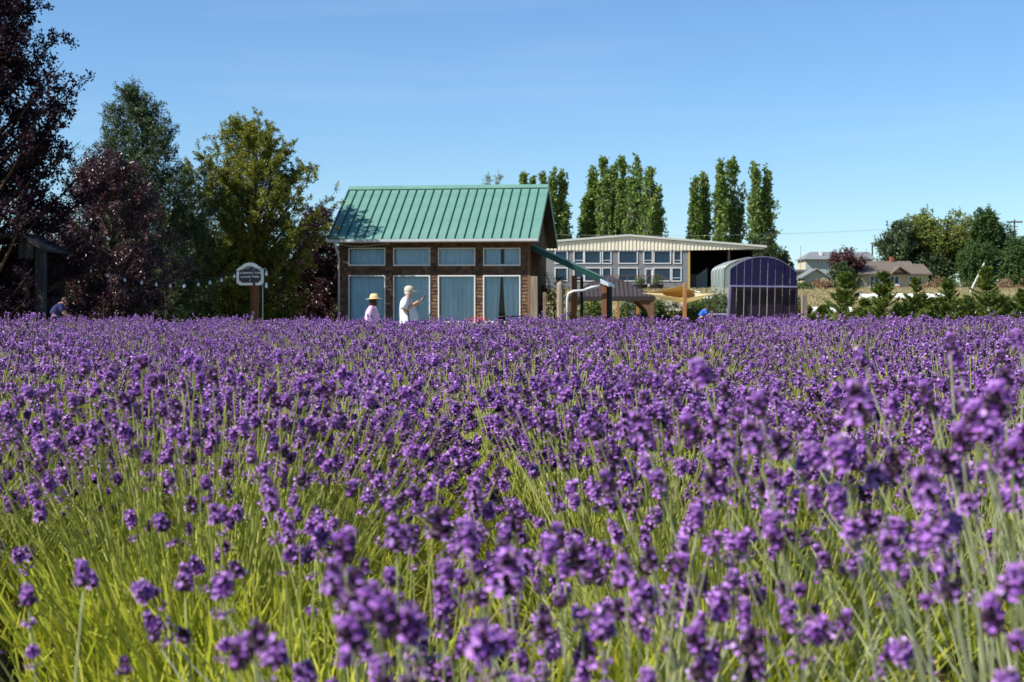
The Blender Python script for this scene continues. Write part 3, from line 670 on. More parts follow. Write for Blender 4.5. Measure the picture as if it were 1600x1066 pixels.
while z < roof_under(YR)-.15:
    y = 0.0; ymin, ymax = 0, CD
    if z+EXP > roof_under(0): d = (roof_under(YR)-z-EXP)/slope; ymin, ymax = YR-d, YR+d
    y = ymin
    while y < ymax-.03:
        w = rr.uniform(.11, .22); y1 = min(y+w, ymax); zb_ = z+rr.uniform(-.006, .006); th = rr.uniform(.024, .04)
        mb.add([(CW+th,y+.004,zb_),(CW+th,y1,zb_),(CW+.001,y1,zb_),(CW+.001,y+.004,zb_),(CW+.006,y+.004,zb_+EXP),(CW+.006,y1,zb_+EXP),(CW+.0005,y1,zb_+EXP),(CW+.0005,y+.004,zb_+EXP)],
               [(0,1,2,3),(7,6,5,4),(0,4,5,1),(1,5,6,2),(3,7,4,0)])
        y = y1
    z += EXP
mb.build('shingles', M['shingle'], cot, kind='stuff')
# roof panels, one by one
X0, X1 = -.34, 7.92; NP = 23; pw = (X1-X0)/NP; SL = math.hypot(YR+OV, ZR-ZE)
def roof_pt(y, lift=0):  # front slope
    return ZR-abs(y-YR)*slope+lift
pm = MB(); pm.prism([Vector((0, -OV, roof_pt(-OV, -.1))), Vector((pw-.006, -OV, roof_pt(-OV, -.1))), Vector((pw-.006, YR, roof_pt(YR, -.1))), Vector((0, YR, roof_pt(YR, -.1)))], (0, 0, .1))
first = pm.build('roof_panel', M['roof'], cot, loc=(X0, 0, 0))
seam = MB(); seam.prism([Vector((-.016, -OV-.01, roof_pt(-OV))), Vector((.016, -OV-.01, roof_pt(-OV))), Vector((.016, YR-.05, roof_pt(YR-.05))), Vector((-.016, YR-.05, roof_pt(YR-.05)))], (0, 0, .042))
sf = seam.build('roof_seam', M['roof_dark'], cot, loc=(X0, 0, 0))
for i in range(1, NP):
    o = first.copy(); COL.objects.link(o); o.location = (X0+i*pw, 0, 0)
    o = sf.copy(); COL.objects.link(o); o.location = (X0+i*pw, 0, 0)
sf.location = (X0+.03, 0, 0)
ye = 2*YR+OV
MB().prism([Vector((X0, YR+.003, roof_pt(YR, -.1))), Vector((X1, YR+.003, roof_pt(YR, -.1))), Vector((X1, ye, roof_pt(ye, -.1))), Vector((X0, ye, roof_pt(ye, -.1)))], (0, 0, .1)).build('rear_roof_slope', M['roof'], cot)
MB().prism([Vector((X0-.02, YR-.2, ZR-.2*slope+.065)), Vector((X0-.02, YR, ZR+.085)), Vector((X0-.02, YR+.2, ZR-.2*slope+.065)), Vector((X0-.02, YR+.2, ZR-.2*slope+.045)), Vector((X0-.02, YR, ZR+.06)), Vector((X0-.02, YR-.2, ZR-.2*slope+.045))], (X1-X0+.04, 0, 0)).build('ridge_cap', M['roof'], cot)
for xa in (X0-.03, X1+.002):   # rake trim
    for sgn in (-1, 1):
        pts = [Vector((xa, YR, ZR+.03)), Vector((xa, YR+sgn*(YR+OV), roof_pt(-OV, .03))), Vector((xa, YR+sgn*(YR+OV), roof_pt(-OV, -.17))), Vector((xa, YR, ZR-.17))]
        MB().prism(pts if sgn < 0 else pts[::-1], (.028, 0, 0)).build('rake_board', M['roof'], cot)
MB().box(X0+.02, X1-.02, -OV+.03, -.03, roof_pt(-OV, -.155), roof_pt(-OV, -.135)).build('soffit', M['cedar'], cot)
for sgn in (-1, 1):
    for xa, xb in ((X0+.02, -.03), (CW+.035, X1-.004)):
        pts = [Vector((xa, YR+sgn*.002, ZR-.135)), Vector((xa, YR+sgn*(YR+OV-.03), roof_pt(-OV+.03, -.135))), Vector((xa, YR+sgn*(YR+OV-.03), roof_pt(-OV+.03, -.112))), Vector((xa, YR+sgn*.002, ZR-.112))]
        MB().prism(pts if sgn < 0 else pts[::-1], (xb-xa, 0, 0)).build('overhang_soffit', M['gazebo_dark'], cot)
gz = roof_pt(-OV, -.02)
gm = MB(); gm.prism([Vector((X0-.02, -OV-.012, gz)), Vector((X0-.02, -OV-.13, gz)), Vector((X0-.02, -OV-.12, gz-.09)), Vector((X0-.02, -OV-.09, gz-.12)), Vector((X0-.02, -OV-.012, gz-.12))][::-1], (X1-X0+.04, 0, 0))
gm.build('gutter', M['gutter'], cot)
MB().tube([(.0, -OV-.06, gz-.10), (.0, -OV-.06, gz-.28), (.0, -.25, gz-.62), (-.02, -.09, gz-.75), (-.02, -.09, .1)], .042, 8).build('downspout', M['gutter'], cot, smooth=True)
MB().tube([(.1, -OV+.02, gz-.14), (.35, -.4, gz-.22), (.9, -.3, gz-.26), (1.5, -.35, gz-.2), (2.1, -.5, gz-.17)], .012, 5).build('loose_cable', M['gutter'], cot)
MB().box(CW-.05, CW+.05, -.045, -.031, 0, zt).build('corner_board', M['cedar'], cot)
for k, (u0, u1, z0, z1) in enumerate(wins):
    w = MB(); t_ = .05
    for (a, c, p, q_) in ((u0-t_, u1+t_, z1, z1+t_), (u0-t_, u1+t_, z0-t_-.02, z0), (u0-t_, u0, z0, z1), (u1, u1+t_, z0, z1)):
        w.box(a, c, -.05, .05, p, q_)
    f = w.build('window', M['white_paint'], cot, bevel=.005)
    MB().box(u0, u1, .015, .022, z0, z1).build('pane', M['glass'], f)
    # pleated curtain
    n = 110; gap = (u0+(u1-u0)*.455, u0+(u1-u0)*(.515 if k % 2 == 0 else .56)) if k >= 6 else None
    sec = [(u0+.01, gap[0]), (gap[1], u1-.01)] if gap else [(u0+.01, u1-.01)]
    c = MB()
    for (s0, s1) in sec:
        vs = []
        for i in range(n+1):
            x = s0+(s1-s0)*i/n; ph = x*34+1.3*math.sin(x*7+k)+k; y = .12+.028*math.sin(ph)+.012*math.sin(ph*.37)
            if gap: lean_ = .10*(i/n if s0 < gap[0] else (1-i/n)); 
            else: lean_ = 0
            xb = x-(lean_*1.0 if s0 < (gap or (9e9,))[0] else -lean_) if gap and k % 2 == 0 else x
            vs += [(xb, y, z0), (x, y*.97, z1)]
        c.add(vs, [(2*i, 2*i+2, 2*i+3, 2*i+1) for i in range(n)])
    c.build('curtain', M['curtain'], f, smooth=True)
MB().box(.3, CW-.3, -.07, -.028, cz(507, 3)-.03, cz(506, 3)).build('sill_board', M['white_paint'], cot)
# lean-to roof on the right side, sloping down to the right
def cl(px, py, off): u = cu(px, off); return Vector((u, off, cz(py, u, off)))
a = cl(830, 392, .5); c = cl(938, 441, .5)
a.x = CW+.01
lt = MB(); lt.prism([a, c, c+Vector((0, 0, .19)), a+Vector((0, 0, .22))], (0, 3.6, 0)); lt.build('lean_to_roof', M['roof_dark'], cot, bevel=.01)  # shade on the slab's front is put into this darker green
MB().prism([a+Vector((0, -.02, .235)), c+Vector((.03, -.02, .205)), c+Vector((.03, -.02, .24)), a+Vector((0, -.02, .27))], (0, 3.7, 0)).build('lean_to_edge_flashing', M['roof'], cot)
p = c+Vector((0, -.06, .02))
MB().prism([p+Vector((.0, 0, .12)), p+Vector((.32, 0, -.05)), p+Vector((.34, 0, -.2)), p+Vector((.02, 0, -.08))], (0, 3.6, 0)).build('lean_to_gutter', M['gutter'], cot, bevel=.01)
q0 = cl(937, 447, .3)
MB().tube([q0, cl(925, 449, .3), cl(912, 453.5, .3), cl(896, 455, .3), cl(888.5, 459, .3), cl(886.5, 466, .3), cl(886.5, 512, .3)], .052, 10).build('lean_to_downspout', M['gutter'], cot, smooth=True)
for (px, py, w, mt, off) in ((944, 446, .095, 'brown_wood', .6), (952, 447, .11, 'black_wood', .9), (897.5, 430, .10, 'brown_wood', 1.1), (909, 432, .06, 'black_wood', 3.4)):
    t0 = cl(px, py, off); MB().box(t0.x-w, t0.x+w, off-w, off+w, 0, t0.z-.02).build('lean_to_post', M[mt], cot)
# posts and shrubs near the lean-to
def post(px, py, D, wpx, mt, label, name='wooden_post', top='flat', group=None):
    b = base(px, D); h = hgt(py, D)-b.z; r = wpx/2/F*D; mb = MB()
    if top == 'flat': mb.box(-r, r, -r, r, -.3, h)
    else: mb.tube([(0, 0, -.3), (0, 0, h-.12), (0, 0, h-.04), (0, 0, h)], [r, r, r*.7, r*.3], 10)
    o = mb.build(name, M[mt], None, loc=b, bevel=.01 if top == 'flat' else 0); return tag(o, label, 'post', group)
post(834.5, 432, 57, 11, 'weathered', 'square weathered post standing against the right end of the cottage')
post(851, 457, 57.5, 5, 'weathered', 'thin pale post right of the square weathered post by the cottage')
post(875.5, 440, 58, 11, 'weathered', 'round topped weathered post left of the white downspout', top='round')
shrub(866, 430, 63.6, 1.0, 'leaf_dark', 'dark shrub in the shade of the lean-to', .07, 60, 90, 201)
shrub(874, 426, 62, .33, 'leaf_shrub', 'small yellow green plant top under the lean-to roof', .06, 20, 40, 202)
# red flowers + black handle by the cottage
shrub(745, 497, 54, .28, 'leaf_shrub', 'small green clump carrying the red flowers by the cottage', .04, 16, 30, 203)
def red_flowers():
    rg = np.random.default_rng(4); b = base(745, 53.8); n = 160
    pts = np.stack([rg.normal(0, .2, n), rg.normal(0, .12, n), hgt(500, 53.8)-b.z+rg.normal(.0, .07, n)], 1)
    V, Q = leaf_quads(pts, rg.normal(size=(n, 3)), .05, .045, rg); me = quads_mesh('red_flowers', V, Q, [M['red_flower']])
    o = link('red_flowers', me, loc=b); tag(o, 'small patch of red flowers below the third cottage window', 'flowers', kind='stuff')
red_flowers()
def cart():
    b = base(795, 52); t = empty('garden_cart', b, 0, 'black tubular garden cart handle rising from behind the lavender by the right window', 'garden cart')
    h = hgt(495, 52)-b.z
    MB().tube([(-.52, 0, h-.45), (-.42, 0, h-.1), (-.36, 0, h), (.0, 0, h+.01), (.42, 0, h+.01)], .022, 6).build('handle', M['black'], t, smooth=True)
    MB().box(-.3, .4, -.2, .3, .25, .5).build('tray', M['black'], t, bevel=.02)
    for s in (-1, 1):
        o = MB().lathe([(.02, -.03), (.16, -.03), (.18, 0), (.16, .03), (.02, .03)], 16).build('wheel', M['black'], t, loc=(.05, .05+.3*s, .18)); o.rotation_euler = (math.pi/2, 0, 0)
    MB().tube([(-.5, 0, h-.42), (-.3, 0, .4)], .02, 6).build('shaft', M['black'], t)
cart()

# ------------------------------------------------------------------ sign
def text_mesh(s, size, extr):
    cu_ = bpy.data.curves.new('lettering', 'FONT'); cu_.body = s; cu_.size = size; cu_.extrude = extr; cu_.align_x = 'CENTER'; cu_.resolution_u = 3; cu_.offset = .0015
    o = bpy.data.objects.new('lettering_tmp', cu_); COL.objects.link(o)
    me = bpy.data.meshes.new_from_object(o.evaluated_get(bpy.context.evaluated_depsgraph_get())); bpy.data.objects.remove(o); return me
def sign():
    D = 43; b = base(396.5, D); k = D/F; t = empty('garden_sign', b, 0, 'black sign with cream scalloped border and lettering on a brown post', 'sign')
    zc = hgt(431, D)-b.z; w, h = 21*k, 15*k; x0 = (391.5-396.5)*k
    def outline(sc, g):
        W, H_ = w-g, h-g; pts = []
        q = .22*w
        pts += [(-W, -H_+q*.75), (-W+q*.45, -H_+q*.62), (-W+q*.75, -H_+q*.2), (-W+q*1.3, -H_), (W-q*1.3, -H_), (W-q*.75, -H_+q*.2), (W-q*.45, -H_+q*.62), (W, -H_+q*.75)]
        pts += [(W, H_*.60), (W-q*.3, H_*.72), (W-q*.8, H_*.82), (W-q*1.3, H_*.95)]
        r = W-q*1.75
        for i in range(0, 13): a_ = math.radians(15+150*i/12); pts.append((math.cos(a_)*r*1.04, H_*.82+math.sin(a_)*r*.62))
        pts += [(-W+q*1.3, H_*.95), (-W+q*.8, H_*.82), (-W+q*.3, H_*.72), (-W, H_*.60)]
        return [Vector((x0+x, 0, zc+z)) for x, z in pts]
    MB().prism(outline(1, 0), (0, .05, 0)).build('border', M['sign_cream'], t, loc=(0, -.09, 0))
    MB().prism(outline(1, .07), (0, .02, 0)).build('panel', M['sign_black'], t, loc=(0, -.102, 0))
    post_ = MB(); post_.tube([(.02, .02, -.3), (.02, .02, (zc-h*.6)), (.01, .02, zc+.1)], [.135, .12, .10], 12); post_.build('post', M['brown_wood'], t, smooth=True)
    for s, z, sz in (('La Lavender Links', .055, .088), ('Lavender Fields', -.055, .082), ('1', -.155, .085)):
        me = text_mesh(s, sz, .003); me.materials.append(M['sign_cream'])
        o = link('lettering', me, t, loc=(x0, -.108, zc+z)); o.rotation_euler = (math.pi/2, 0, 0)
    # small lavender sprig emblem and arch ornament
    e = MB()
    for i in range(9):
        a_ = math.radians(18+144*i/8); e.box(x0+math.cos(a_)*.125-.011, x0+math.cos(a_)*.125+.011, -.112, -.104, zc+.16+math.sin(a_)*.06-.008, zc+.16+math.sin(a_)*.06+.008)
    e.build('arch_ornament', M['sign_cream'], t, kind='stuff')
    s_ = MB(); s_.tube([(x0+.02, -.115, zc-.07), (x0+.06, -.118, zc+.06), (x0+.08, -.115, zc+.15)], .005, 5)
    for i in range(5):
        s_.box(x0+.06+.004*i-.011, x0+.06+.004*i+.011, -.126, -.11, zc+.07+.018*i, zc+.083+.018*i)
    s_.build('lavender_emblem', M['chair_lilac'], t)
sign()
def lamp_pole():
    D = 42.5; b = base(410.5, D); t = empty('lamp_pole', b, 0, 'thin metal pole right of the sign holding the end of the string lights', 'pole')
    h = hgt(421, D)-b.z; r = .012
    MB().tube([(0, 0, -.3), (0, 0, h)], r, 6).build('pole', M['metal'], t)
    MB().tube([(0, 0, h), (.05, 0, h+.03), (.10, 0, h)], r*.8, 6).build('hook', M['metal'], t)
    for z in (.02, .36):
        MB().tube([(.095, 0, h-z-.16), (.10, 0, h-z-.13), (.10, 0, h-z-.06), (.10, 0, h-z)], [.03, .04, .03, .012], 8).build('hanging_bulb', M['bulb_frost'], t, smooth=True)
lamp_pole()
def string_lights():
    D = 42; k = D/F
    pts = [(0, 399), (22, 388), (58, 388), (85, 399), (111.6, 405), (141, 416), (168, 424), (195, 431), (221, 435), (244, 438), (266, 440), (288, 440.5), (310, 438), (328, 435), (346, 431), (366, 425), (392, 419), (411, 421)]
    t = empty('string_lights', base(200, D), 0, 'sagging string of clear bulbs from the old post to the sign', 'string lights')
    o = t.location
    W = [P(x, y, D)-o for x, y in pts]
    MB().tube(W, .010, 5, cap=True).build('wire', M['black'], t)
    bm = MB(); bm.tube([(0, 0, 0), (0, 0, -.055)], .014, 7, 0); bm.build
    first = None
    for (x, y) in ((22.5, 390), (111.6, 405), (141, 416), (168.3, 424), (195, 431), (221.3, 435), (244, 438), (266, 440), (288, 440.5), (310, 438), (328, 435), (346, 431), (366, 425)):
        p = P(x, y, D)-o
        if first is None:
            b = MB(); b.lathe([(.004, .0), (.014, -.01), (.016, -.06), (.004, -.062)], 8)
            s = MB(); s.lathe([(.004, -.058), (.018, -.07), (.033, -.11), (.036, -.135), (.028, -.16), (.0, -.172)], 10)
            first = (b.build('socket', M['black'], t, smooth=True), s.build('bulb', M['bulb_frost'], t, smooth=True))
            first[0].location = p; first[1].location = p
        else:
            for q in first: c = q.copy(); COL.objects.link(c); c.location = p
string_lights()
def old_shelter():
    D = 39; b = base(60, D); k = D/F; t = empty('wooden_shelter', b, 0, 'dark weathered open shelter with a stout corner post under the black plum tree', 'shelter')
    h = hgt(383, D)-b.z; X = lambda px: (px-60)*k
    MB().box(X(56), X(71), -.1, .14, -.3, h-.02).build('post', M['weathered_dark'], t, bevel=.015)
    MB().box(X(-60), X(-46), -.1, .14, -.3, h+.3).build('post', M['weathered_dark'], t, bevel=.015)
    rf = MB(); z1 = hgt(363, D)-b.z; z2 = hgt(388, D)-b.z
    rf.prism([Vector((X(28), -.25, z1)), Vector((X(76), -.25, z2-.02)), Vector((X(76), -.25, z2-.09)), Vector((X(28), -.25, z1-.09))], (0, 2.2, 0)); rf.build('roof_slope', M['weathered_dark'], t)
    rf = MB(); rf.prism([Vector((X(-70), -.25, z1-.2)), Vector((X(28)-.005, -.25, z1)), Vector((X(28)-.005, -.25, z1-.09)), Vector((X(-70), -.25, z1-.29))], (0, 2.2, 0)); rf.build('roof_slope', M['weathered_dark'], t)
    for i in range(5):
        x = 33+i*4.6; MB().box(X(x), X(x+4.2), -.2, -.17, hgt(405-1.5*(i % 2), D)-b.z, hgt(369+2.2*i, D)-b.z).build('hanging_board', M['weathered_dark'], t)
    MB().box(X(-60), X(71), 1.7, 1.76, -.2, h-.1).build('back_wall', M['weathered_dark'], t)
old_shelter()

# ------------------------------------------------------------------ people
def skin_mesh(name, comps, mt, parent, sub=2):
    """comps: list of (points[(x,y,z,r)], edges); first point is the root"""
    vs, es, rs, roots = [], [], [], []
    for pts, ed in comps:
        b = len(vs); roots.append(b)
        for p in pts: vs.append(p[:3]); rs.append(p[3])
        es += [(a+b, c+b) for a, c in (ed or [(i, i+1) for i in range(len(pts)-1)])]
    me = bpy.data.meshes.new(name); me.from_pydata(vs, es, []); o = bpy.data.objects.new(name, me); COL.objects.link(o)
    md = o.modifiers.new('skin', 'SKIN'); md.use_smooth_shade = True
    for i, sv in enumerate(me.skin_vertices[0].data):
        r = rs[i]; sv.radius = (r, r) if not isinstance(r, tuple) else r; sv.use_root = i in roots
    sb = o.modifiers.new('sub', 'SUBSURF'); sb.levels = sub; sb.render_levels = sub
    me2 = bpy.data.meshes.new_from_object(o.evaluated_get(bpy.context.evaluated_depsgraph_get()))
    bpy.data.objects.remove(o); me2.name = name; me2.materials.clear(); me2.materials.append(mt)
    me2.polygons.foreach_set('use_smooth', [True]*len(me2.polygons))
    return link(name, me2, parent)
def loft(mb, secs, n=22, wr=0.0, seed=0):
    """closed cloth tube through ellipses (x, y, z, rx, ry), horizontal sections, with soft folds"""
    vs = []; rg = random.Random(seed); ph = [rg.uniform(0, 6) for _ in range(4)]; m = 5*(len(secs)-1)
    for i in range(m+1):
        f = i/5; k = min(int(f), len(secs)-2); f -= k; f = f*f*(3-2*f)*.6+f*.4
        x, y, z, rx, ry = [a+(b-a)*f for a, b in zip(secs[k], secs[k+1])]
        for j in range(n):
            a = 2*math.pi*j/n; w = 1+wr*(math.sin(5*a+ph[0]+z*14)*.5+math.sin(8*a+ph[1]-z*9)*.5)
            vs.append((x+rx*math.cos(a)*w, y+ry*math.sin(a)*w, z+wr*.12*math.sin(3*a+ph[2]+i)))
    fs = [(i*n+j, i*n+(j+1)%n, (i+1)*n+(j+1)%n, (i+1)*n+j) for i in range(m) for j in range(n)]
    mb.add(vs, fs+[tuple(range(n-1, -1, -1)), tuple(range(m*n, (m+1)*n))]); return mb
def hand(w, d, up, s=1.0):
    """finger chains closing forward from wrist w along d"""
    w, d, up = Vector(w), Vector(d).normalized(), Vector(up).normalized(); sd = d.cross(up).normalized(); out = []
    for i, (o, l) in enumerate(((-.03, .07), (-.01, .08), (.01, .077), (.03, .06))):
        a = w+d*.07+sd*o*.8; b = a+d*l*.5+up*.01; c = b+d*l*.25+up*l*.45
        out.append(([(*a, .011*s), (*b, .009*s), (*c, .008*s)], None))
    a = w+d*.03-sd*.03; out.append(([(*a, .012*s), (*(a-sd*.02+d*.03), .010*s), (*(a-sd*.015+d*.055+up*.02), .009*s)], None))
    return out
def head_bits(t, c, fwd=(1, 0, 0), hair='grey_hair', brimless=False):
    c = Vector(c)
    for s in (-1, 1):
        MB().lathe([(.0, -.008), (.009, -.004), (.011, 0), (.009, .004), (.0, .008)], 8, c+Vector((.088, s*.032, .012))).build('eye', M['eye'], t, smooth=True)
        e = MB(); e.lathe([(.0, -.028), (.010, -.022), (.015, 0), (.014, .018), (.0, .028)], 8, c+Vector((.0, s*.083, -.005)), 1, .5); e.build('ear', M['skin'], t, smooth=True)
def man():
    D = 34; b = base(636, D); t = empty('person', b, 0, 'man in a white shirt and pale cap looking down at his phone', 'person')
    H = [(0, 0, .96, .15), (.02, 0, 1.12, .165), (0, 0, 1.30, .15), (0, 0, 1.44, .10), (.035, 0, 1.51, .058), (.06, 0, 1.565, .072), (.05, 0, 1.64, .092),   # 0-6 spine + head
         (-.02, -.17, 1.42, .075), (-.04, -.25, 1.19, .05), (.20, -.12, 1.36, .033), (.27, -.09, 1.40, .036),      # right arm 7-10
         (-.02, .17, 1.42, .075), (.0, .25, 1.19, .05), (.21, .07, 1.34, .033), (.28, .02, 1.38, .036),           # left arm 11-14
         (0, -.10, .86, .10), (.03, -.11, .50, .065), (-.03, -.11, .09, .045), (.10, -.12, .04, .04),
         (0, .10, .86, .10), (-.02, .11, .50, .065), (-.10, .11, .09, .045), (.03, .12, .04, .04),
         (.135, 0, 1.60, .016), (.10, 0, 1.545, .045)]
    E = [(0,1),(1,2),(2,3),(3,4),(4,5),(5,6),(3,7),(7,8),(8,9),(9,10),(3,11),(11,12),(12,13),(13,14),(0,15),(15,16),(16,17),(17,18),(0,19),(19,20),(20,21),(21,22),(6,23),(5,24)]
    skin_mesh('body', [(H, E)]+hand((.25, -.10, 1.39), (1, .3, .45), (-.4, 0, 1))+hand((.26, .04, 1.37), (1, -.3, .45), (-.4, 0, 1)), M['skin'], t)
    sh = loft(MB(), [(.02, 0, .90, .185, .195), (.045, 0, 1.02, .205, .205), (.04, 0, 1.14, .20, .205), (.01, 0, 1.26, .175, .205), (-.01, 0, 1.36, .15, .205), (-.01, 0, 1.43, .12, .17), (.01, 0, 1.475, .085, .10), (.025, 0, 1.50, .066, .07)], 24, .03, 1)
    for sy, pts in ((-1, [(-.015, -.13, 1.43), (-.03, -.19, 1.40), (-.045, -.235, 1.32), (-.045, -.25, 1.23)]), (1, [(-.015, .13, 1.43), (-.02, .19, 1.40), (-.01, .235, 1.32), (0, .25, 1.23)])): sh.tube(pts, [.085, .088, .082, .085], 16)
    sh.build('shirt', M['white_shirt'], t, smooth=True)
    skin_mesh('trousers', [([(0, 0, .90, .17), (0, -.10, .78, .125), (.03, -.11, .50, .09), (-.03, -.11, .12, .075), (0, .10, .78, .125), (-.02, .11, .50, .09), (-.10, .11, .12, .075)], [(0,1),(1,2),(2,3),(0,4),(4,5),(5,6)])], M['navy'], t)
    for s, x in ((-1, .04), (1, -.03)): MB().lathe([(.05, .0), (.06, .02), (.055, .07), (.0, .10)], 12, (x, s*.115, 0), 2.0, .9).build('shoe', M['shoe'], t, smooth=True)
    c = Vector((.055, 0, 1.63)); head_bits(t, c-Vector((0, 0, .02)))
    MB().lathe([(.092, -.06), (.098, -.02), (.096, .02)], 18, c+Vector((-.015, 0, -.01)), 1, .9).build('hair', M['grey_hair'], t, smooth=True)
    cp = MB(); cp.lathe([(.108, .0), (.112, .02), (.10, .07), (.065, .105), (.0, .118)], 20, (0, 0, 0), 1.05, .92)
    cp.add([(.06, -.085, .012), (.10, -.07, .012), (.175, -.06, .0), (.215, 0, -.004), (.175, .06, .0), (.10, .07, .012), (.06, .085, .012),
            (.06, -.085, -.012), (.10, -.07, -.014), (.175, -.06, -.02), (.215, 0, -.024), (.175, .06, -.02), (.10, .07, -.014), (.06, .085, -.012)],
           [(0,1,2,3,4,5,6), (13,12,11,10,9,8,7)]+[(i+7, i+8, i+1, i) for i in range(6)])
    o = cp.build('cap', M['khaki'], t, smooth=True, loc=c+Vector((-.005, 0, .005))); o.rotation_euler = (0, math.radians(4), 0)
    MB().box(-.006, .006, -.036, .036, -.075, .075).build('phone_tmp', M['black'], None)
    ph = bpy.data.objects['phone_tmp']; ph.name = 'phone'; ph.data.name = 'phone'; ph.location = b+Vector((.345, -.05, 1.465)); ph.rotation_euler = (0, math.radians(35), math.radians(48))
    tag(ph, 'black phone held up in the hands of the man in white', 'phone')
    cs = MB(); cs.tube([(-.02, -.19, 1.42), (.03, -.225, 1.2), (.05, -.225, 1.02), (.08, -.2, .92)], .014, 6); cs.build('bag_strap', M['navy'], t)
    MB().box(.0, .17, -.27, -.2, .80, .93).build('belt_bag', M['navy'], t, bevel=.02)
man()
def woman():
    D = 34; b = base(582, D); t = empty('person', b, math.radians(-6), 'woman in a straw sun hat and loose lilac top walking behind the lavender', 'person')
    H = [(0, 0, .86, .13), (.0, 0, 1.0, .13), (-.01, 0, 1.14, .125), (.0, 0, 1.26, .085), (.03, 0, 1.325, .048), (.055, 0, 1.375, .062), (.045, 0, 1.44, .084),
         (0, -.145, 1.24, .06), (-.03, -.20, 1.02, .042), (.07, -.21, .82, .030), (.10, -.21, .76, .03),
         (0, .145, 1.24, .06), (.0, .20, 1.02, .042), (.11, .20, .84, .030), (.15, .20, .78, .03),
         (0, -.08, .78, .09), (.07, -.09, .45, .06), (.05, -.09, .08, .04), (.16, -.1, .035, .035),
         (0, .08, .78, .09), (-.05, .09, .45, .06), (-.16, .09, .10, .04), (-.06, .1, .035, .035), (.12, 0, 1.41, .014), (.088, 0, 1.355, .036)]
    E = [(0,1),(1,2),(2,3),(3,4),(4,5),(5,6),(3,7),(7,8),(8,9),(9,10),(3,11),(11,12),(12,13),(13,14),(0,15),(15,16),(16,17),(17,18),(0,19),(19,20),(20,21),(21,22),(6,23),(5,24)]
    skin_mesh('body', [(H, E)]+hand((.09, -.21, .78), (.4, 0, -1), (1, 0, .3), .9)+hand((.14, .2, .80), (.4, 0, -1), (1, 0, .3), .9), M['skin'], t)
    sh = loft(MB(), [(0, 0, .66, .20, .24), (0, 0, .80, .19, .225), (-.005, 0, .95, .175, .21), (-.01, 0, 1.08, .155, .195), (-.01, 0, 1.18, .135, .18), (0, 0, 1.25, .105, .14), (.01, 0, 1.295, .07, .08), (.02, 0, 1.32, .055, .058)], 24, .05, 2)
    for sy, pts in ((-1, [(-.005, -.10, 1.25), (-.01, -.155, 1.22), (-.025, -.20, 1.12), (-.03, -.215, 1.0), (.04, -.22, .87)]), (1, [(-.005, .10, 1.25), (-.01, .155, 1.22), (-.01, .20, 1.12), (.0, .215, 1.0), (.07, .215, .88)])): sh.tube(pts, [.07, .075, .068, .066, .07], 16)
    sh.build('top', M['pink_shirt'], t, smooth=True)
    skin_mesh('trousers', [([(0, 0, .80, .16), (0, -.08, .70, .11), (.07, -.09, .45, .085), (.05, -.09, .12, .07), (0, .08, .70, .11), (-.05, .09, .45, .085), (-.16, .09, .14, .07)], [(0,1),(1,2),(2,3),(0,4),(4,5),(5,6)])], M['denim'], t)
    for s, x in ((-1, .1), (1, -.11)): MB().lathe([(.045, .0), (.055, .02), (.05, .06), (.0, .09)], 12, (x, s*.095, 0), 2.0, .9).build('shoe', M['shoe'], t, smooth=True)
    c = Vector((.045, 0, 1.425)); head_bits(t, c-Vector((0.008, 0, 0)))
    MB().lathe([(.05, -.13), (.088, -.10), (.098, -.03), (.095, .03), (.0, .1)], 18, c+Vector((-.028, 0, -.01)), .95, .98).build('hair', M['hair'], t, smooth=True)
    prof = [(.0, .105), (.055, .103), (.085, .085), (.10, .02), (.115, .0), (.165, -.012), (.19, -.005), (.19, -.012), (.165, -.02), (.105, -.008)]
    o = MB().lathe(prof, 24, (0, 0, 0), 1, .95).build('sun_hat', M['straw_hat'], t, smooth=True, loc=c+Vector((-.005, 0, .045))); o.rotation_euler = (0, math.radians(-3), 0)
    MB().lathe([(.102, .022), (.106, .02), (.104, .045), (.100, .045)], 24, c+Vector((-.005, 0, .045)), 1, .95).build('hat_band', M['khaki'], t, smooth=True)
woman()
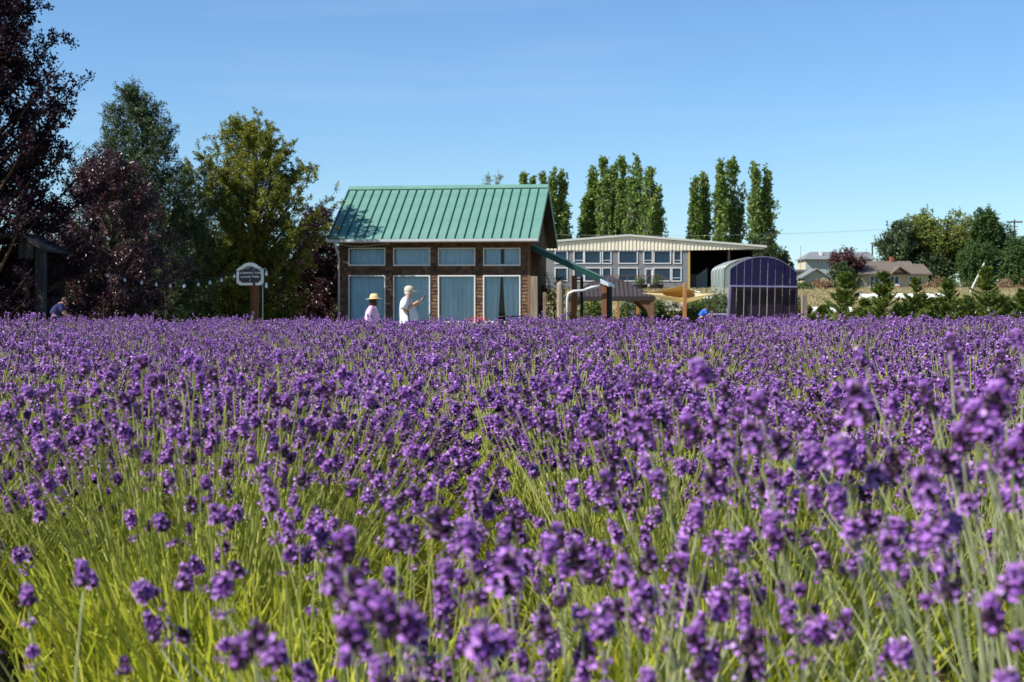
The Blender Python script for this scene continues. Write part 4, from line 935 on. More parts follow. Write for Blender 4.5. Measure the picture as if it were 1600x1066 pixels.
def croucher(px, py, D, shirt, label, hair='hair', s=1.0, rz=0, cap=None):
    b = base(px, D); hz = hgt(py, D)-b.z; t = empty('person', b, rz, label, 'person'); k = hz/1.06*1.0; t.scale = (s, s, s); z = hz/s-1.06
    H = [(-.12, 0, .62+z, .13), (-.08, 0, .72+z, .13), (.0, 0, .83+z, .12), (.06, 0, .90+z, .075), (.10, 0, .93+z, .05), (.14, 0, .95+z, .065), (.15, 0, .99+z, .085),
         (.05, -.15, .88+z, .06), (.12, -.19, .68+z, .042), (.28, -.14, .58+z, .03), (.05, .15, .88+z, .06), (.12, .19, .68+z, .042), (.28, .14, .58+z, .03),
         (-.10, -.1, .52+z, .09), (.10, -.13, .34+z*.5, .065), (-.06, -.12, .06, .045), (.07, -.12, .04, .04), (-.10, .1, .52+z, .09), (.10, .13, .34+z*.5, .065), (-.06, .12, .06, .045), (.07, .12, .04, .04), (.23, 0, .955+z, .014)]
    E = [(0,1),(1,2),(2,3),(3,4),(4,5),(5,6),(3,7),(7,8),(8,9),(3,10),(10,11),(11,12),(0,13),(13,14),(14,15),(15,16),(0,17),(17,18),(18,19),(19,20),(6,21)]
    skin_mesh('body', [(H, E)]+hand((.27, -.14, .58+z), (1, 0, -.5), (.3, 0, 1))+hand((.27, .14, .58+z), (1, 0, -.5), (.3, 0, 1)), M['skin'], t)
    Sx = [(-.13, 0, .60+z, .16), (-.08, 0, .72+z, .165), (.0, 0, .83+z, .15), (.05, 0, .89+z, .10), (.04, -.15, .87+z, .085), (.10, -.19, .72+z, .07), (.04, .15, .87+z, .085), (.10, .19, .72+z, .07)]
    skin_mesh('shirt', [(Sx, [(0,1),(1,2),(2,3),(2,4),(4,5),(2,6),(6,7)])], M[shirt], t)
    skin_mesh('trousers', [([(-.12, 0, .58+z, .15), (-.08, -.1, .50+z, .12), (.10, -.13, .34+z*.5, .09), (-.06, -.12, .10, .07), (-.08, .1, .50+z, .12), (.10, .13, .34+z*.5, .09), (-.06, .12, .10, .07)], [(0,1),(1,2),(2,3),(0,4),(4,5),(5,6)])], M['navy'], t)
    head_bits(t, (.15, 0, .985+z))
    MB().lathe([(.075, -.07), (.092, -.03), (.095, .02), (.075, .07), (.0, .095)], 16, (.135, 0, 1.0+z), 1, .95).build('hair', M[hair], t, smooth=True)
croucher(1100, 479, 60, 'blue_shirt', 'person in a bright blue shirt bending over beside the giant chair', rz=0, s=.95)
croucher(93, 466, 38, 'navy', 'person in dark blue crouching beside the old shelter post, half hidden by lavender', rz=.2)

# ------------------------------------------------------------------ giant garden chair
def giant_chair():
    D = 50; k = D/F; b = base(1188, D); t = empty('giant_garden_chair', b, 0, 'giant violet wooden garden chair with an arched slatted back, seen from behind', 'chair')
    X = lambda px: (px-1188)*k; Z = lambda py: hgt(py, D)-b.z
    edges = [1139, 1149.5, 1161.3, 1173, 1186, 1197.5, 1209.5, 1221, 1232.5, 1243]
    def top(px):
        u = (px-1189)/52; return 402.5+ (23 if u > 0 else 20)*abs(u)**2.1
    rg = random.Random(3)
    zsplit, zb = Z(447), Z(522)
    for i in range(9):
        a, c = edges[i]+.0, edges[i+1]-.75; y0 = rg.uniform(-.01, .015)
        pts = []
        n = 6
        for j in range(n+1): x = a+(c-a)*j/n; pts.append((X(x), Z(top(x))))
        # leaned slat, sheared towards the viewer with height
        poly = [Vector((X(a), 0, zb)), Vector((X(c), 0, zb))]+[Vector((x, 0, z)) for x, z in reversed(pts)]
        def lean(v): return Vector((v.x, y0-(v.z-zb)*.16, v.z))
        up = [Vector((X(a), 0, zsplit)), Vector((X(c), 0, zsplit))]+[Vector((x, 0, z)) for x, z in reversed(pts)]
        o = MB().prism([lean(v) for v in up], (0, .045, 0)).build('back_slat', M['chair_navy'], t)
        cap = MB()
        for j in range(n):
            p, q = Vector((pts[j][0], 0, pts[j][1])), Vector((pts[j+1][0], 0, pts[j+1][1])); p, q = lean(p), lean(q)
            cap.prism([p+Vector((0, -.004, 0)), q+Vector((0, -.004, 0)), q+Vector((0, -.004, .022)), p+Vector((0, -.004, .022))], (0, .053, 0))
        cap.build('lit_slat_edge', M['chair_lilac'], o, kind='stuff')  # thin pale strip standing in for sunlight along the slat top
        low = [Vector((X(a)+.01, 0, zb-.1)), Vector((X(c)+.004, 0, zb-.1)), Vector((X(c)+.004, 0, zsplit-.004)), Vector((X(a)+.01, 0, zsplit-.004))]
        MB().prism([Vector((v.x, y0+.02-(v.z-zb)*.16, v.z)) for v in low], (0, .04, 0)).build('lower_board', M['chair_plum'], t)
    zc = zsplit; yc = -(zc-zb)*.16
    MB().prism([Vector((X(1138), yc-.13, zc-.035)), Vector((X(1242.5), yc-.13, zc-.06)), Vector((X(1242.5), yc-.13, zc-.015)), Vector((X(1138), yc-.13, zc+.02))], (0, .11, 0)).build('cross_rail', M['chair_lilac'], t, bevel=.005)  # pale colour stands for sun catching the rail's upper edge
    for (xa, xb) in ((1138.5, 1134), (1241.5, 1242.5)):
        w = .035; MB().prism([Vector((X(xb)-w, -.12, 0)), Vector((X(xb)+w, -.12, 0)), Vector((X(xa)+w, yc-.13, zc-.037)), Vector((X(xa)-w, yc-.13, zc-.037))], (0, .09, 0)).build('rear_post', M['chair_lilac'] if xa < 1200 else M['chair_plum'], t)  # left post coloured as sunlit, right one left dark
    # arms, reaching away from the viewer and overhanging both sides
    za = Z(492.5)
    for s, (x0, x1) in ((-1, (1117, 1139)), (1, (1240, 1256))):
        MB().prism([Vector((X(x0), .0, za)), Vector((X(x1), -.2, za)), Vector((X(x1), 1.7, za)), Vector((X(x0), 1.75, za))], (0, 0, .05)).build('arm', M['chair_lilac'], t, bevel=.008)
        xm = X(1133 if s < 0 else 1246)
        br = MB(); ox = X(x0 if s < 0 else x1)
        br.prism([Vector((xm, .3, za-.003)), Vector((ox+.03*(-s), .3, za-.003)), Vector((xm-.05*s, .3, za-.5))][::s], (0, .06, 0)); br.build('arm_bracket', M['chair_plum'], t)
        MB().box(xm-.05, xm+.05, 1.4, 1.55, 0, za-.004).build('front_leg', M['chair_plum'], t)
        MB().prism([Vector((xm-.04*s, .0, 0)), Vector((xm-.04*s, .0, .25)), Vector((xm-.04*s, 1.4, .75)), Vector((xm-.04*s, 1.4, .5))], (.06*s, 0, 0)).build('side_rail', M['chair_plum'], t)
    for i in range(9):
        y = .06+i*.155; z = .30+.33*i*.155; MB().box(X(1137), X(1242), y, y+.13, z, z+.04).build('seat_slat', M['chair_navy'], t)
giant_chair()
post(1256.5, 461, 52, 8.5, 'weathered', 'square weathered post right beside the giant chair')
tag(MB().box(-1.6, .4, -.05, .05, .62, .80).build('low_rail', M['brown_wood'], None, loc=base(1128, 51.5), bevel=.01), 'low brown board just left of the giant chair', 'board')

# ------------------------------------------------------------------ greenhouse
def greenhouse():
    D = 108; b = base(1150, D); k = D/F; t = empty('greenhouse', b, 0, 'arched translucent greenhouse behind the giant chair', 'greenhouse')
    X = lambda px: (px-1150)*k; Z = lambda py: hgt(py, D)-b.z
    prof = [(a_+17, b_) for a_, b_ in [(1113.5, 500), (1113.5, 421), (1116, 417), (1122, 412.5), (1134, 407), (1147, 403.5), (1154, 402.5), (1162, 403.5), (1174, 407), (1186, 412.5), (1192, 417), (1194.5, 421), (1194.5, 500)]]
    pr = [Vector((X(x), 0, max(-.1, Z(y)))) for x, y in prof]
    for s in range(4):
        y0, y1 = s*1.6, (s+1)*1.6
        for i in range(len(pr)-1):
            mb = MB(); a, c = pr[i], pr[i+1]; mb.add([a+Vector((0, y0, 0)), c+Vector((0, y0, 0)), c+Vector((0, y1, 0)), a+Vector((0, y1, 0))], [(0,1,2,3)])
            if i in (0, len(pr)-2) or i % 3 == 1: pass
            mb.build('roof_panel' if 0 < i < len(pr)-2 else 'side_panel', M['film'], t)
    for y in (0, 1.6, 3.2, 4.8, 6.4): MB().tube([p+Vector((0, y, 0)) for p in pr], .035, 6).build('hoop', M['metal'], t, smooth=True)
    for y in (0.02, 6.38):
        n = 5; xs = np.linspace(X(1130.5), X(1211.5), n+1)
        def topz(x):
            return float(np.interp(x, [p.x for p in pr[1:-1]], [p.z for p in pr[1:-1]]))
        for i in range(n):
            a, c = xs[i]+.02, xs[i+1]-.02; m = (a+c)/2
            MB().add([(a, y, 0), (c, y, 0), (c, y, topz(c)-.02), (m, y, topz(m)-.02), (a, y, topz(a)-.02)], [(0,1,2,3,4)]).build('end_panel', M['film'], t)
            if i: MB().tube([(xs[i], y, 0), (xs[i], y, topz(xs[i]))], .03, 6).build('upright', M['metal'], t)
greenhouse()

# ------------------------------------------------------------------ gazebo, sails
def gazebo():
    D = 80; k = D/F; b = base(951, D); t = empty('gazebo', b, 0, 'brown metal hardtop gazebo with a raised vent cap', 'gazebo')
    X = lambda px: (px-951)*k; Z = lambda py: hgt(py, D)-b.z
    hw = X(1018); ze = Z(464); za = Z(437); hd = hw*.85; tw = .55
    # hip roof, each side
    def side(p0, p1, p2, p3, n):
        base_ = MB().add([p0, p1, p2, p3], [(0,1,2,3)]).build('roof_side', M['gazebo_metal'], t)
        rb = MB()
        for i in range(1, n):
            a = p0.lerp(p1, i/n); zt_ = None
            # ribs run straight up the slope
            mid = (p0+p1)/2; frac = min(1, (1-abs((i/n)-.5)*2)/(1-(p2-p3).length/(p1-p0).length)); up = ((p2+p3)/2-mid)*frac; c = a+up
            nrm = (p1-p0).cross(p3-p0).normalized(); d = (p1-p0).normalized()*.022
            rb.prism([a-d, a+d, c+d, c-d], nrm*.03)
        rb.build('standing_seams', M['gazebo_dark'], base_, kind='stuff')
    c = [Vector((-hw, -hd, ze)), Vector((hw, -hd, ze)), Vector((hw, hd, ze)), Vector((-hw, hd, ze))]
    u = [Vector((-tw, -tw, za)), Vector((tw, -tw, za)), Vector((tw, tw, za)), Vector((-tw, tw, za))]
    for i in range(4): side(c[i], c[(i+1) % 4], u[(i+1) % 4], u[i], 20)
    z1, z2 = Z(440), Z(430); w2 = X(972.5)
    v = MB(); lo = [Vector((-w2*.93, -w2, z1)), Vector((w2, -w2, z1)), Vector((w2, w2, z1)), Vector((-w2*.93, w2, z1))]; ap = Vector((.1, 0, z2))
    v.add(lo+[ap], [(0,1,4),(1,2,4),(2,3,4),(3,0,4),(3,2,1,0)]); v.build('vent_cap', M['gazebo_metal'], t)
    MB().box(-w2*.95, w2*1.02, -w2*1.02, w2*1.02, z1-.13, z1-.003).build('vent_cap_rim', M['gazebo_dark'], t)
    for (x0, x1, y0, y1) in ((-hw, hw, -hd, -hd+.1), (-hw, hw, hd-.1, hd), (-hw, -hw+.1, -hd+.102, hd-.102), (hw-.1, hw, -hd+.102, hd-.102)):
        MB().box(x0, x1, y0, y1, ze-.21, ze-.004).build('beam', M['gazebo_dark'], t)
    for sx in (-1, 1):
        for sy in (-1, 1):
            x, y = sx*(hw-.12), sy*(hd-.12)
            MB().box(x-.09, x+.09, y-.09, y+.09, -.1, ze-.215).build('leg', M['gazebo_leg'], t, bevel=.01)
            mb = MB(); zt_ = ze-.22
            mb.prism([Vector((x-sx*.10, y-.03, zt_)), Vector((x-sx*.75, y-.03, zt_)), Vector((x-sx*.30, y-.03, zt_-.45)), Vector((x-sx*.10, y-.03, zt_-1.1))][::-sx], (0, .06, 0)); mb.build('corner_brace', M['gazebo_leg'], t)
gazebo()
def sail(name, corners, sag, mt, label):
    n = 14; c = [Vector(p) for p in corners]; o = sum(c, Vector())/len(c); mb = MB(); vs = []
    for i in range(n+1):
        for j in range(n+1):
            u, v = i/n, j/n
            p = c[0]*(1-u)*(1-v)+c[1]*u*(1-v)+c[2]*u*v+c[3]*(1-u)*v
            s = 16*u*(1-u)*v*(1-v); cen = Vector((0, 0, 0)); e = (u*(1-u)*4*(1-min(1, 4*v*(1-v)))+v*(1-v)*4*(1-min(1, 4*u*(1-u))))
            p = p+(o-p)*.10*e+Vector((0, 0, -sag*s)); vs.append(p-o)
    mb.add(vs, [(i*(n+1)+j, (i+1)*(n+1)+j, (i+1)*(n+1)+j+1, i*(n+1)+j+1) for i in range(n) for j in range(n)])
    ob = mb.build(name, M[mt], None, smooth=True, loc=o); sm = ob.modifiers.new('thickness', 'SOLIDIFY'); sm.thickness = .006; return tag(ob, label, 'shade sail')
sail('shade_sail', [P(1004, 459, 74), P(1064, 447, 68), P(1093, 457, 76), P(1040, 463, 84)], .25, 'sail_tan', 'tan shade sail pulled up to the brown pole, upper of the two')
sail('shade_sail', [P(1004, 458, 66), P(1069, 467, 61), P(1127, 458, 68), P(1060, 459, 80)], .35, 'sail_cream', 'cream shade sail sagging beneath the tan one')
post(1070, 442, 60.5, 5.5, 'orange_wood', 'brown pole holding the shade sails', 'sail_pole')
post(966, 466, 84.5, 4.5, 'orange_wood', 'thin orange pole behind the gazebo, under its middle', 'sail_pole')
post(997, 468, 85, 4.5, 'orange_wood', 'thin orange pole behind the gazebo, near its right leg', 'sail_pole')
# greenery behind the gazebo
for i, (px, py, D, w, lab) in enumerate([(925, 472, 90, 1.2, 'green shrub seen through the left half of the gazebo'), (985, 472, 90, 1.3, 'green shrub seen between the orange poles under the gazebo'),
    (1030, 474, 88, 1.2, 'dark green shrub just right of the gazebo leg'), (1045, 490, 80, 1.0, 'low green shrub left of the brown sail pole'), (1085, 487, 78, 1.1, 'yellow green shrub right of the brown sail pole'),
    (1118, 462, 82, 1.5, 'dark shrub between the sails and the giant chair'), (1098, 470, 84, 1.2, 'shrub under the right corner of the cream sail'), (1010, 494, 79, .9, 'low shrub at the foot of the gazebo right leg'),
    (1236, 465, 84, 1.0, 'green shrub just behind the right edge of the giant chair')]):
    shrub(px, py, D, w, 'leaf_shrub' if i % 3 else 'leaf_conifer', lab, .13, 80, 100, 300+i, 'shrubs behind the gazebo')

# ------------------------------------------------------------------ barn
def barn():
    D = 215; k = D/F; b = base(982, D); t = empty('barn', b, 0, 'long grey barn with a cream corrugated gable and an open dark bay', 'barn')
    X = lambda px: (px-982)*k; Z = lambda py: hgt(py, D)-b.z
    zg = 0; zb_ = Z(391.3); dep = 22
    def rf(px): return np.interp(px, [771, 982, 1193], [387.5, 369.5, 387])
    wn = []
    for rowz, rows in (((411, 392.8), [(868, 885.5), (897.5, 911), (914, 937.5), (942, 954), (967.5, 995), (1006.5, 1018.5), (1022.5, 1047), (1053.5, 1063.5)]),
                       ((438.5, 419.5), [(868, 885.5), (897.5, 911), (914, 937.5), (942, 954), (967.5, 995), (1022, 1047), (1050.5, 1063.5)])):
        for a, c in rows: wn.append((X(a), X(c), Z(rowz[0]), Z(rowz[1])))
    door = (X(1009), X(1019.5), 0.35, Z(420.5))
    mb = MB(); wall_with_holes(mb, X(771), X(1075), 0, .25, -.5, zb_, wn+[door]); mb.build('front_wall', M['barn_wall'], t)
    MB().box(X(1075)+.002, X(1078), -.05, .3, -.5, zb_).build('corner_trim', M['yellow_trim'], t)
    # corrugated gable band
    n = 150; px = np.linspace(771, 1193, n+1)
    rb = MB()
    for i in range(n):
        a, c = px[i], px[i+1]; lo = Z(391.3) if a < 1078 else Z(391.3-(a-1078)/115*2.0)
        d = .09 if i % 2 == 0 else 0; e = (c-a)*.25 if i % 2 == 0 else -(c-a)*.25
        a2, c2 = a-(.25*(c-a) if i % 2 else -.2*(c-a)), c
        rb.prism([Vector((X(a), -.12-d, lo)), Vector((X(c), -.12-d, lo)), Vector((X(c), -.12-d, Z(rf(c))-.05)), Vector((X(a), -.12-d, Z(rf(a))-.05))], (0, .08+d, 0))
    rb.build('corrugated_band', M['barn_band'], t, kind='stuff')
    for (p0, p1) in ((771, 982), (982, 1193)):
        sl = MB(); e0 = -1.5 if p0 == 771 else 0; e1 = 0 if p0 == 771 else .4
        sl.prism([Vector((X(p0)+e0, -.45, Z(rf(p0)))), Vector((X(p1)+e1, -.45, Z(rf(p1)))), Vector((X(p1)+e1, -.45, Z(rf(p1))+.28)), Vector((X(p0)+e0, -.45, Z(rf(p0))+.28))], (0, dep+.6, 0)); sl.build('roof_slope', M['barn_roof'], t)
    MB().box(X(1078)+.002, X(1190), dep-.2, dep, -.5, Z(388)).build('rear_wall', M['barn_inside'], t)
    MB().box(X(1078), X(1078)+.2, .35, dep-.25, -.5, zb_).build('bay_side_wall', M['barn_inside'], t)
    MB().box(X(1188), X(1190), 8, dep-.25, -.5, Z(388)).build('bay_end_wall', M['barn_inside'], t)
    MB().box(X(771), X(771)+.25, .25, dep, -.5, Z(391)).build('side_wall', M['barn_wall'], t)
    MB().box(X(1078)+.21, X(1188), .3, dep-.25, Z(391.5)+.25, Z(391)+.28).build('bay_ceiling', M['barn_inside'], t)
    for p_ in (1139, 1188): MB().box(X(p_)-.14, X(p_)+.14, -.1, .15, -.3, Z(390)).build('bay_post', M['gazebo_dark'], t)
    MB().box(X(1084), X(1096), 6, 8, 0, 2.2).build('stacked_crates', M['gazebo_leg'], t)
    MB().add([(X(1100), 9, 0), (X(1118), 9, 0), (X(1118), 9, 3.2), (X(1100), 9, 2.1), (X(1100), 12, 0), (X(1118), 12, 0), (X(1118), 12, 3.2), (X(1100), 12, 2.1)], [(0,1,2,3),(4,7,6,5),(0,3,7,4),(1,5,6,2),(3,2,6,7)]).build('tarped_load', M['blue_grey_wall'], t)
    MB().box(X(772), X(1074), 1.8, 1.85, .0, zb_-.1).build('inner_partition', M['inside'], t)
    for i, (x0, x1, z0, z1) in enumerate(wn):
        w = MB(); s = .13
        for (a, c, p, q) in ((x0-s, x1+s, z1, z1+s), (x0-s, x1+s, z0-s, z0), (x0-s, x0, z0, z1), (x1, x1+s, z0, z1)): w.box(a, c, -.09, .08, p, q)
        if x1-x0 < 1.4: w.box(x0, x1, -.05, .06, z0+(z1-z0)*.2, z0+(z1-z0)*.2+.07)
        f = w.build('window', M['white_paint'], t); MB().box(x0, x1, .03, .05, z0, z1).build('pane', M['dark_glass'], f)
        if z0 < 2.5 and x0 > X(1020): MB().box(x0, x1, .12, .14, z0, z1).build('blind', M['blind'], f)
    w = MB(); s = .12; x0, x1, z0, z1 = door
    for (a, c, p, q) in ((x0-s, x1+s, z1, z1+s), (x0-s, x0, z0, z1), (x1, x1+s, z0, z1)): w.box(a, c, -.09, .08, p, q)
    w.build('door_frame', M['white_paint'], t)
    dm = MB(); dd = .16; dm.box(x0, x1, 0, .06, z0, z0+.35); dm.box(x0, x1, 0, .06, z1-.12, z1); dm.box(x0, x0+dd, 0, .06, z0+.35, z1-.12); dm.box(x1-dd, x1, 0, .06, z0+.35, z1-.12)
    dr = dm.build('door', M['white_paint'], t); MB().box(x0+dd, x1-dd, .02, .04, z0+.35, z1-.12).build('pane', M['dark_glass'], dr)
    MB().tube([(x1-.08, -.06, z0+1.0), (x1-.08, -.06, z0+1.15)], .03, 6).build('handle', M['metal'], dr)
    # deck with railing
    x0, x1 = X(925), X(1031); yz = -3.0
    MB().box(x0, x1, yz, -.11, .15, .34).build('deck', M['brown_wood'], t)
    rail_z = Z(431.5)
    MB().box(x0, x1, yz, yz+.1, rail_z-.05, rail_z+.03).build('deck_rail', M['brown_wood'], t)
    for i in range(9): x = x0+(x1-x0)*i/8; MB().box(x-.06, x+.06, yz, yz+.1, .34, rail_z-.052).build('rail_post', M['brown_wood'], t)
    st1 = Vector((x1+2.0, yz, Z(449)))
    MB().prism([Vector((x1, yz, rail_z-.05)), Vector((x1, yz, rail_z+.05)), Vector((x1+2.3, yz, rail_z-1.45)), Vector((x1+2.3, yz, rail_z-1.55))], (0, .1, 0)).build('stair_rail', M['brown_wood'], t)
    MB().box(x1+2.2, x1+2.32, yz, yz+.1, -.6, rail_z-1.48).build('rail_post', M['brown_wood'], t)
    for i in range(3): MB().box(x1+.01+i*.6, x1+.6+i*.6, yz, -1, -.3, .2-.14*i).build('step', M['brown_wood'], t)
barn()
for i, (px, lab) in enumerate(((1001, 'black planter in front of the barn door'), (1026, 'black planter at the foot of the deck stairs'))):
    b = base(px, 205); t = empty('planter', b, 0, lab, 'planter', 'planters in front of the barn')
    MB().lathe([(.7, 0), (.9, .7), (.8, .75), (.0, .7)], 12, (0, 0, 0), 1.1, 1).build('pot', M['black'], t)
    rg = np.random.default_rng(i); n = 300; V, Q = leaf_quads(np.stack([rg.normal(0, .4, n), rg.normal(0, .4, n), .8+np.abs(rg.normal(0, .5, n))], 1), rg.normal(size=(n, 3))+[0, 0, 1], .3, .12, rg)
    link('foliage', quads_mesh('foliage', V, Q, [M['leaf_shrub']]), t, kind='stuff')

# white objects near the greenhouse
o = MB().lathe([(.75, 0), (.74, .35), (.6, .75), (.35, 1.0), (0, 1.1)], 20).build('white_tank', M['white_cloth'], None, smooth=True, loc=base(1105, 150)+Vector((0, 0, -.1))); tag(o, 'white domed tank left of the greenhouse', 'tank')
tag(MB().box(-.3, .3, -.3, .3, 0, .85).build('pale_crate', M['sign_cream'], None, loc=base(1089, 165), bevel=.05), 'pale square crate left of the white domed tank', 'crate')
tag(MB().lathe([(.4, 0), (.5, .25), (.35, .62), (0, .75)], 12).build('green_bin', M['roof_dark'], None, smooth=True, loc=base(1130, 135), ), 'small green bin under the greenhouse wall', 'bin')
# white fabric rows
def ground_D(px, py):
    D = 40.0
    while D < 230 and CAM_H-(py-HZ)/F*D > ground_z((px-800)/F*D, D): D += .5
    return D
def fabric_row(px0, px1, py, D, r, label):
    D = ground_D((px0+px1)/2, py+4); r *= 1.3
    a, c = (px0-800)/F*D, (px1-800)/F*D; n = 20; mb = MB(); o = base((px0+px1)/2, D); vs = []
    for i in range(n+1):
        x = a+(c-a)*i/n-o.x; rr_ = r*(1+.12*math.sin(i*2.1))
        for j in range(7): an = math.pi*j/6; vs.append((x, math.cos(an)*r*1.3, math.sin(an)*rr_-(r if j in (0, 6) else 0)))
    mb.add(vs, [(i*7+j, (i+1)*7+j, (i+1)*7+j+1, i*7+j+1) for i in range(n) for j in range(6)])
    return tag(mb.build('row_cover', M['white_cloth'], None, smooth=True, loc=o), label, 'row cover')
fabric_row(1232, 1330, 483, 86, .32, 'white fabric row cover behind the conifers, left length')
fabric_row(1340, 1475, 462, 92, .38, 'white fabric row cover below the ranch house')
fabric_row(1480, 1620, 487, 84, .3, 'white fabric row cover behind the conifers near the right edge')
fabric_row(985, 1135, 482, 96, .13, 'long white fabric row cover behind the shade sails')
fabric_row(1045, 1120, 499, 76, .14, 'low white fabric strip right above the lavender by the brown pole')
# stone edging
def stones():
    rg = random.Random(2); b = base(1030, 140); t = MB()
    for i in range(60):
        x = rg.uniform(-3.5, 6); z = rg.uniform(-.1, .6); s = rg.uniform(.2, .42)
        t.lathe([(0, -s*.6), (s*.8, -s*.4), (s, .05), (s*.6, s*.5), (0, s*.6)], 6, (x, rg.uniform(-.4, .4), z), 1.3, 1)
    tag(t.build('rock_edging', M['stone'], None, loc=b+Vector((0, 0, .1)), kind='stuff'), 'grey rubble edging below the shade sails', 'rocks')
stones()

# ------------------------------------------------------------------ houses on the rise
def windowed(t, x0, x1, z0, z1, y, mtf='white_paint', g='dark_glass', s=.1):
    w = MB()
    for (a, c, p, q) in ((x0-s, x1+s, z1, z1+s), (x0-s, x1+s, z0-s, z0), (x0-s, x0, z0, z1), (x1, x1+s, z0, z1)): w.box(a, c, y-.08, y+.05, p, q)
    if x1-x0 > 1: w.box((x0+x1)/2-.05, (x0+x1)/2+.05, y-.06, y+.03, z0, z1)
    f = w.build('window', M[mtf], t)
    MB().box(x0, x1, y+.0, y+.02, z0, z1).build('pane', M[g], f)
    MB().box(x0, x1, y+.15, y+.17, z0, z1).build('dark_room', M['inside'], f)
def ranch():
    D = 235; k = D/F; b = base(1400, D); t = empty('ranch_house', b, math.radians(3), 'low beige ranch house with a brown roof and brick chimney', 'house')
    X = lambda px: (px-1400)*k; Z = lambda py: hgt(py, D)-b.z
    xl, xr = X(1344.5), X(1451.5); ze = Z(429); dep = 7.5
    holes = [(X(1359.5), X(1372), .2, Z(431.5)), (X(1391), X(1404), Z(443), Z(432)), (X(1421), X(1434), Z(441), Z(432.5))]
    mb = MB(); wall_with_holes(mb, xl, xr, 0, .2, -.6, ze, holes); mb.build('front_wall', M['beige_wall'], t)
    n = 22; bt = MB()
    for i in range(n):
        x = xl+(xr-xl)*(i+.5)/n
        if not any(h[0]-.15 < x < h[1]+.15 for h in holes): bt.box(x-.04, x+.04, -.04, -.001, -.5, ze)
    bt.build('batten_strips', M['beige_wall'], t, kind='stuff')
    zr = Z(408.5)
    for x in (xl, xr-.2):
        MB().prism([Vector((x, .202, -.6)), Vector((x, dep, -.6)), Vector((x, dep, ze)), Vector((x, dep/2, zr-.3)), Vector((x, .202, ze+.05))], (.2, 0, 0)).build('end_wall', M['beige_wall'], t)
    MB().box(xl+.2, xr-.2, dep-.2, dep, -.6, ze).build('rear_wall', M['beige_wall'], t)
    for (x0, x1, zr_, y_r) in ((X(1339), X(1435), zr, dep/2), (X(1435)+.003, X(1455.5), Z(413), dep/2)):
        for s in (-1, 1):
            yo = -.7 if s < 0 else dep+.7
            pts = [Vector((x0, yo, ze-.05)), Vector((x1, yo, ze-.05)), Vector((x1, y_r+s*.001, zr_)), Vector((x0, y_r+s*.001, zr_))]
            MB().prism(pts if s < 0 else pts[::-1], (0, 0, .16)).build('roof_slope', M['brown_roof'], t)
    gx0, gx1, gp = X(1388), X(1421), Z(418); gm_ = (gx0+gx1)/2-.2
    for s, (a, c) in ((-1, (gx0, gm_)), (1, (gm_, gx1))):
        za, zc = (ze-.1, gp) if s < 0 else (gp, ze-.1)
        MB().prism([Vector((a, -1.3, za)), Vector((c, -1.3, zc)), Vector((c, -1.3, zc+.14)), Vector((a, -1.3, za+.14))], (0, 3.6, 0)).build('porch_roof', M['brown_roof'], t)
    MB().prism([Vector((gx0+.5, -.3, ze-.0)), Vector((gx1-.5, -.3, ze-.0)), Vector((gm_, -.3, gp-.2))], (0, .2, 0)).build('porch_gable', M['beige_wall'], t)
    MB().box(X(1402), X(1406.5), dep/2-.4, dep/2+.4, zr-.3, Z(400)).build('chimney', M['brick'], t)
    for h in holes: windowed(t, *h, 0.0)
    MB().box(X(1391), X(1406), -.35, -.1, Z(447), Z(444.5)).build('window_box', M['white_paint'], t)
    MB().box(X(1391), X(1406), -.36, -.1, Z(449.5), Z(447)-.003).build('low_brick_wall', M['brick'], t)
ranch()
def grey_house():
    D = 285; k = D/F; b = base(1310, D); t = empty('grey_roofed_house', b, 0, 'two storey house with a long grey roof behind the rusty purple tree', 'house')
    X = lambda px: (px-1310)*k; Z = lambda py: hgt(py, D)-b.z
    xl, xr, ze, zr, dep = X(1259), X(1364), Z(404.5), Z(392.5), 8
    MB().box(xl, xr, 0, .2, -1.5, ze).build('front_wall', M['blue_grey_wall'], t)
    MB().box(xl, xl+.2, .202, dep, -1.5, ze).build('end_wall', M['beige_wall'], t)
    MB().box(xr-.2, xr, .202, dep, -1.5, ze).build('end_wall', M['beige_wall'], t)
    v = [Vector((X(1255), -.8, ze-.1)), Vector((X(1367), -.8, ze-.1)), Vector((X(1367), dep+.8, ze-.1)), Vector((X(1255), dep+.8, ze-.1)), Vector((X(1272), dep/2, zr)), Vector((X(1366), dep/2, zr))]
    MB().add(v, [(0,1,5,4),(2,3,4,5),(3,0,4),(1,2,5),(3,2,1,0)]).build('roof', M['grey_roof'], t)
    MB().box(X(1284), X(1288), 1.6, 2.6, zr-1.1, Z(393.5)).build('skylight', M['white_paint'], t)
    MB().tube([(X(1367), 2, ze-.3), (X(1367), 2, Z(381))], .14, 8).build('flue', M['gazebo_dark'], t)
    windowed(t, X(1276), X(1279), Z(412), Z(409), -.06)
grey_house()
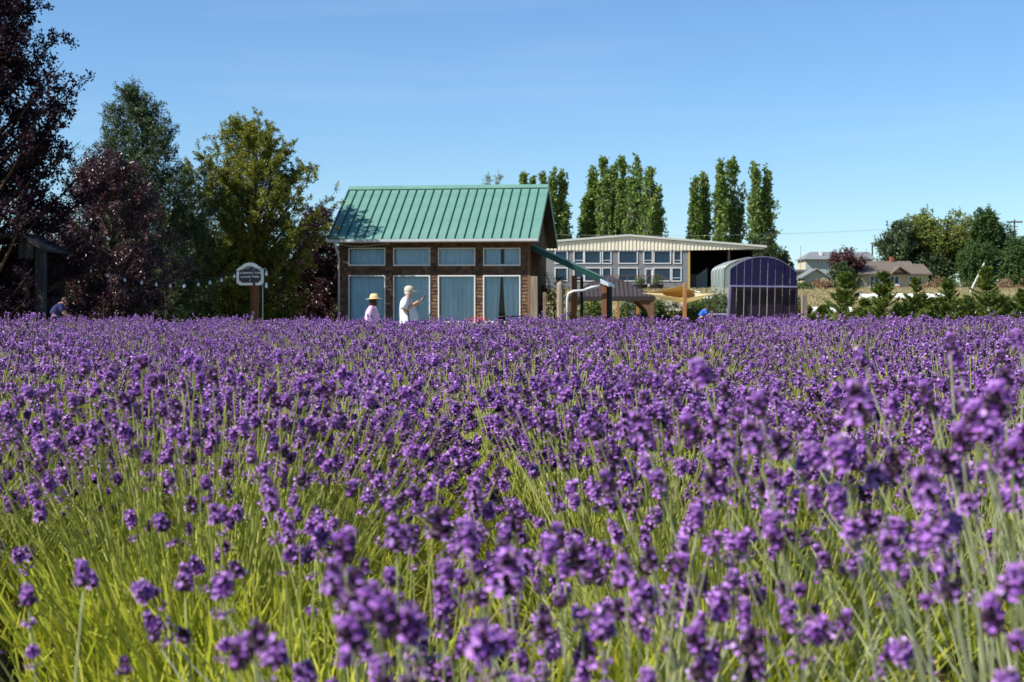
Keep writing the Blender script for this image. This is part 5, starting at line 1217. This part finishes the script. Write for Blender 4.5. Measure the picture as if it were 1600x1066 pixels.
def shed():
    D = 222; k = D/F; b = base(1276, D); t = empty('garden_shed', b, 0, 'small pale board and batten shed with a pitched roof', 'shed')
    X = lambda px: (px-1276)*k; Z = lambda py: hgt(py, D)-b.z
    xl, xr, ze, zp = X(1256.5), X(1293.5), Z(433), Z(423)
    h = (X(1271), X(1280.5), Z(443.5), Z(439))
    mb = MB(); wall_with_holes(mb, xl, xr, 0, .15, -.6, ze, [h]); mb.build('front_wall', M['green_beige'], t)
    MB().prism([Vector((xl, 0, ze+.002)), Vector((xr, 0, ze+.002)), Vector((X(1275.5), 0, zp))], (0, .15, 0)).build('gable', M['green_beige'], t)
    bt = MB()
    for i in range(14):
        x = xl+(xr-xl)*(i+.5)/14
        if not h[0]-.1 < x < h[1]+.1: bt.box(x-.04, x+.04, -.05, -.001, -.5, ze)
    bt.build('batten_strips', M['beige_wall'], t, kind='stuff')
    for s, (a, c, za, zc) in ((-1, (X(1253), X(1275.5), Z(435), Z(421.5))), (1, (X(1275.5)+.003, X(1298), Z(421.5), Z(436)))):
        MB().prism([Vector((a, -.5, za)), Vector((c, -.5, zc)), Vector((c, -.5, zc+.2)), Vector((a, -.5, za+.2))], (0, 6, 0)).build('roof_slope', M['grey_roof'], t)
    MB().box(xl, xl+.15, .152, 5, -.6, ze).build('side_wall', M['beige_wall'], t); MB().box(xr-.15, xr, .152, 5, -.6, ze).build('side_wall', M['beige_wall'], t)
    windowed(t, *h, 0.0, 'brown_wood')
shed()
def outbuilding():
    D = 232; k = D/F; b = base(1252, D); t = empty('flat_roofed_outbuilding', b, 0, 'flat roofed outbuilding between the giant chair and the shed', 'outbuilding')
    X = lambda px: (px-1252)*k; Z = lambda py: hgt(py, D)-b.z
    MB().box(X(1225), X(1270), 0, 5, -.6, Z(424.5)).build('walls', M['green_beige'], t)
    MB().box(X(1222), X(1272), -.5, 5.3, Z(424.5)+.003, Z(421.5)).build('roof', M['grey_roof'], t)
    windowed(t, X(1243.5), X(1247), Z(445), Z(438), -.1)
outbuilding()
def utility_pole():
    D = 262; k = D/F; b = base(1585, D); t = empty('utility_pole', b, 0, 'wooden utility pole with a crossarm above the dark trees at the right', 'utility pole')
    Z = lambda py: hgt(py, D)-b.z
    MB().tube([(0, 0, -.5), (0, 0, Z(343))], [.19, .13], 8).build('pole', M['bark'], t)
    MB().box(-12*k, 12*k, -.2, -.05, Z(348.3), Z(346.2)).build('crossarm', M['bark'], t)
    MB().box(-5*k, 5*k, -.2, -.05, Z(354.5), Z(353.3)).build('crossarm', M['bark'], t)
    for x in (-10.5, -5, 5, 10.5): MB().tube([(x*k, -.12, Z(346.2)), (x*k, -.12, Z(344.6))], .07, 6).build('insulator', M['stone'], t)
    a = Vector((-10.5*k, -.12, Z(344.8)))
    for dz, x in ((0, -10.5), (0, 10.5)):
        p = [Vector((x*k-i*9, -i*.2, Z(344.9)-2.0*(1-((i-6)/6)**2)-.10*i)) for i in range(13)]; MB().tube(p, .013, 4).build('wire', M['metal'], t)
utility_pole()
tag(MB().tube([(0, 0, -.2), (2.1*.9, 0, 3.6)], .09, 6).build('leaning_pole', M['white_paint'], None, loc=base(1514, 190)), 'white pole leaning to the right among the conifers', 'pole')
tag(MB().tube([(0, 0, -.2), (0, 0, hgt(384, 270)-base(1251, 270).z)], .05, 5).build('antenna_mast', M['metal'], None, loc=base(1251, 270)), 'thin antenna mast left of the grey roofed house', 'antenna')
for i, (px, py, D, w, m, lab) in enumerate([(1465, 439, 225, 2.6, 'leaf_dry', 'low dry brown bush right of the ranch house'), (1497, 439, 228, 3.0, 'leaf_shrub', 'low green bush beyond the dry brown one'),
    (1284, 439, 214, 1.6, 'leaf_dry', 'dry reddish bush in front of the shed'), (1310, 436, 216, 1.6, 'leaf_shrub', 'green bush between shed and ranch house'), (1560, 440, 215, 3.5, 'leaf_dry', 'dry low bush below the dark trees at the right'),
    (1252, 444, 206, 1.6, 'leaf_shrub', 'green bush below the flat roofed outbuilding')]):
    shrub(px, py, D, w, m, lab, .28, 50, 50, 400+i)

# ------------------------------------------------------------------ dry grass
def grass(name, n, region, h, w, label, seed):
    rg = np.random.default_rng(seed); pts = []
    while len(pts) < n:
        D = rg.uniform(region[2], region[3]); px = rg.uniform(region[0], region[1]); x = (px-800)/F*D
        if math.sin(x*.7+D*.21)+math.sin(x*.23-D*.4+2) > -1.1: pts.append((x, D, ground_z(x, D)-.02))
    pts = np.array(pts); d = np.stack([rg.normal(.1, .25, n), rg.normal(0, .25, n), np.ones(n)], 1)
    V, Q = leaf_quads(pts, d, h, w, rg); tag(link(name, quads_mesh(name, V, Q, [M['straw']])), label, 'grass', kind='stuff')
grass('dry_grass', 30000, (1000, 1640, 95, 225), .30, .09, 'dry straw coloured grass on the slope below the houses', 1)
grass('dry_grass', 6000, (410, 530, 47, 58), .85, .03, 'tall dry grass left of the cottage behind the lavender', 2)
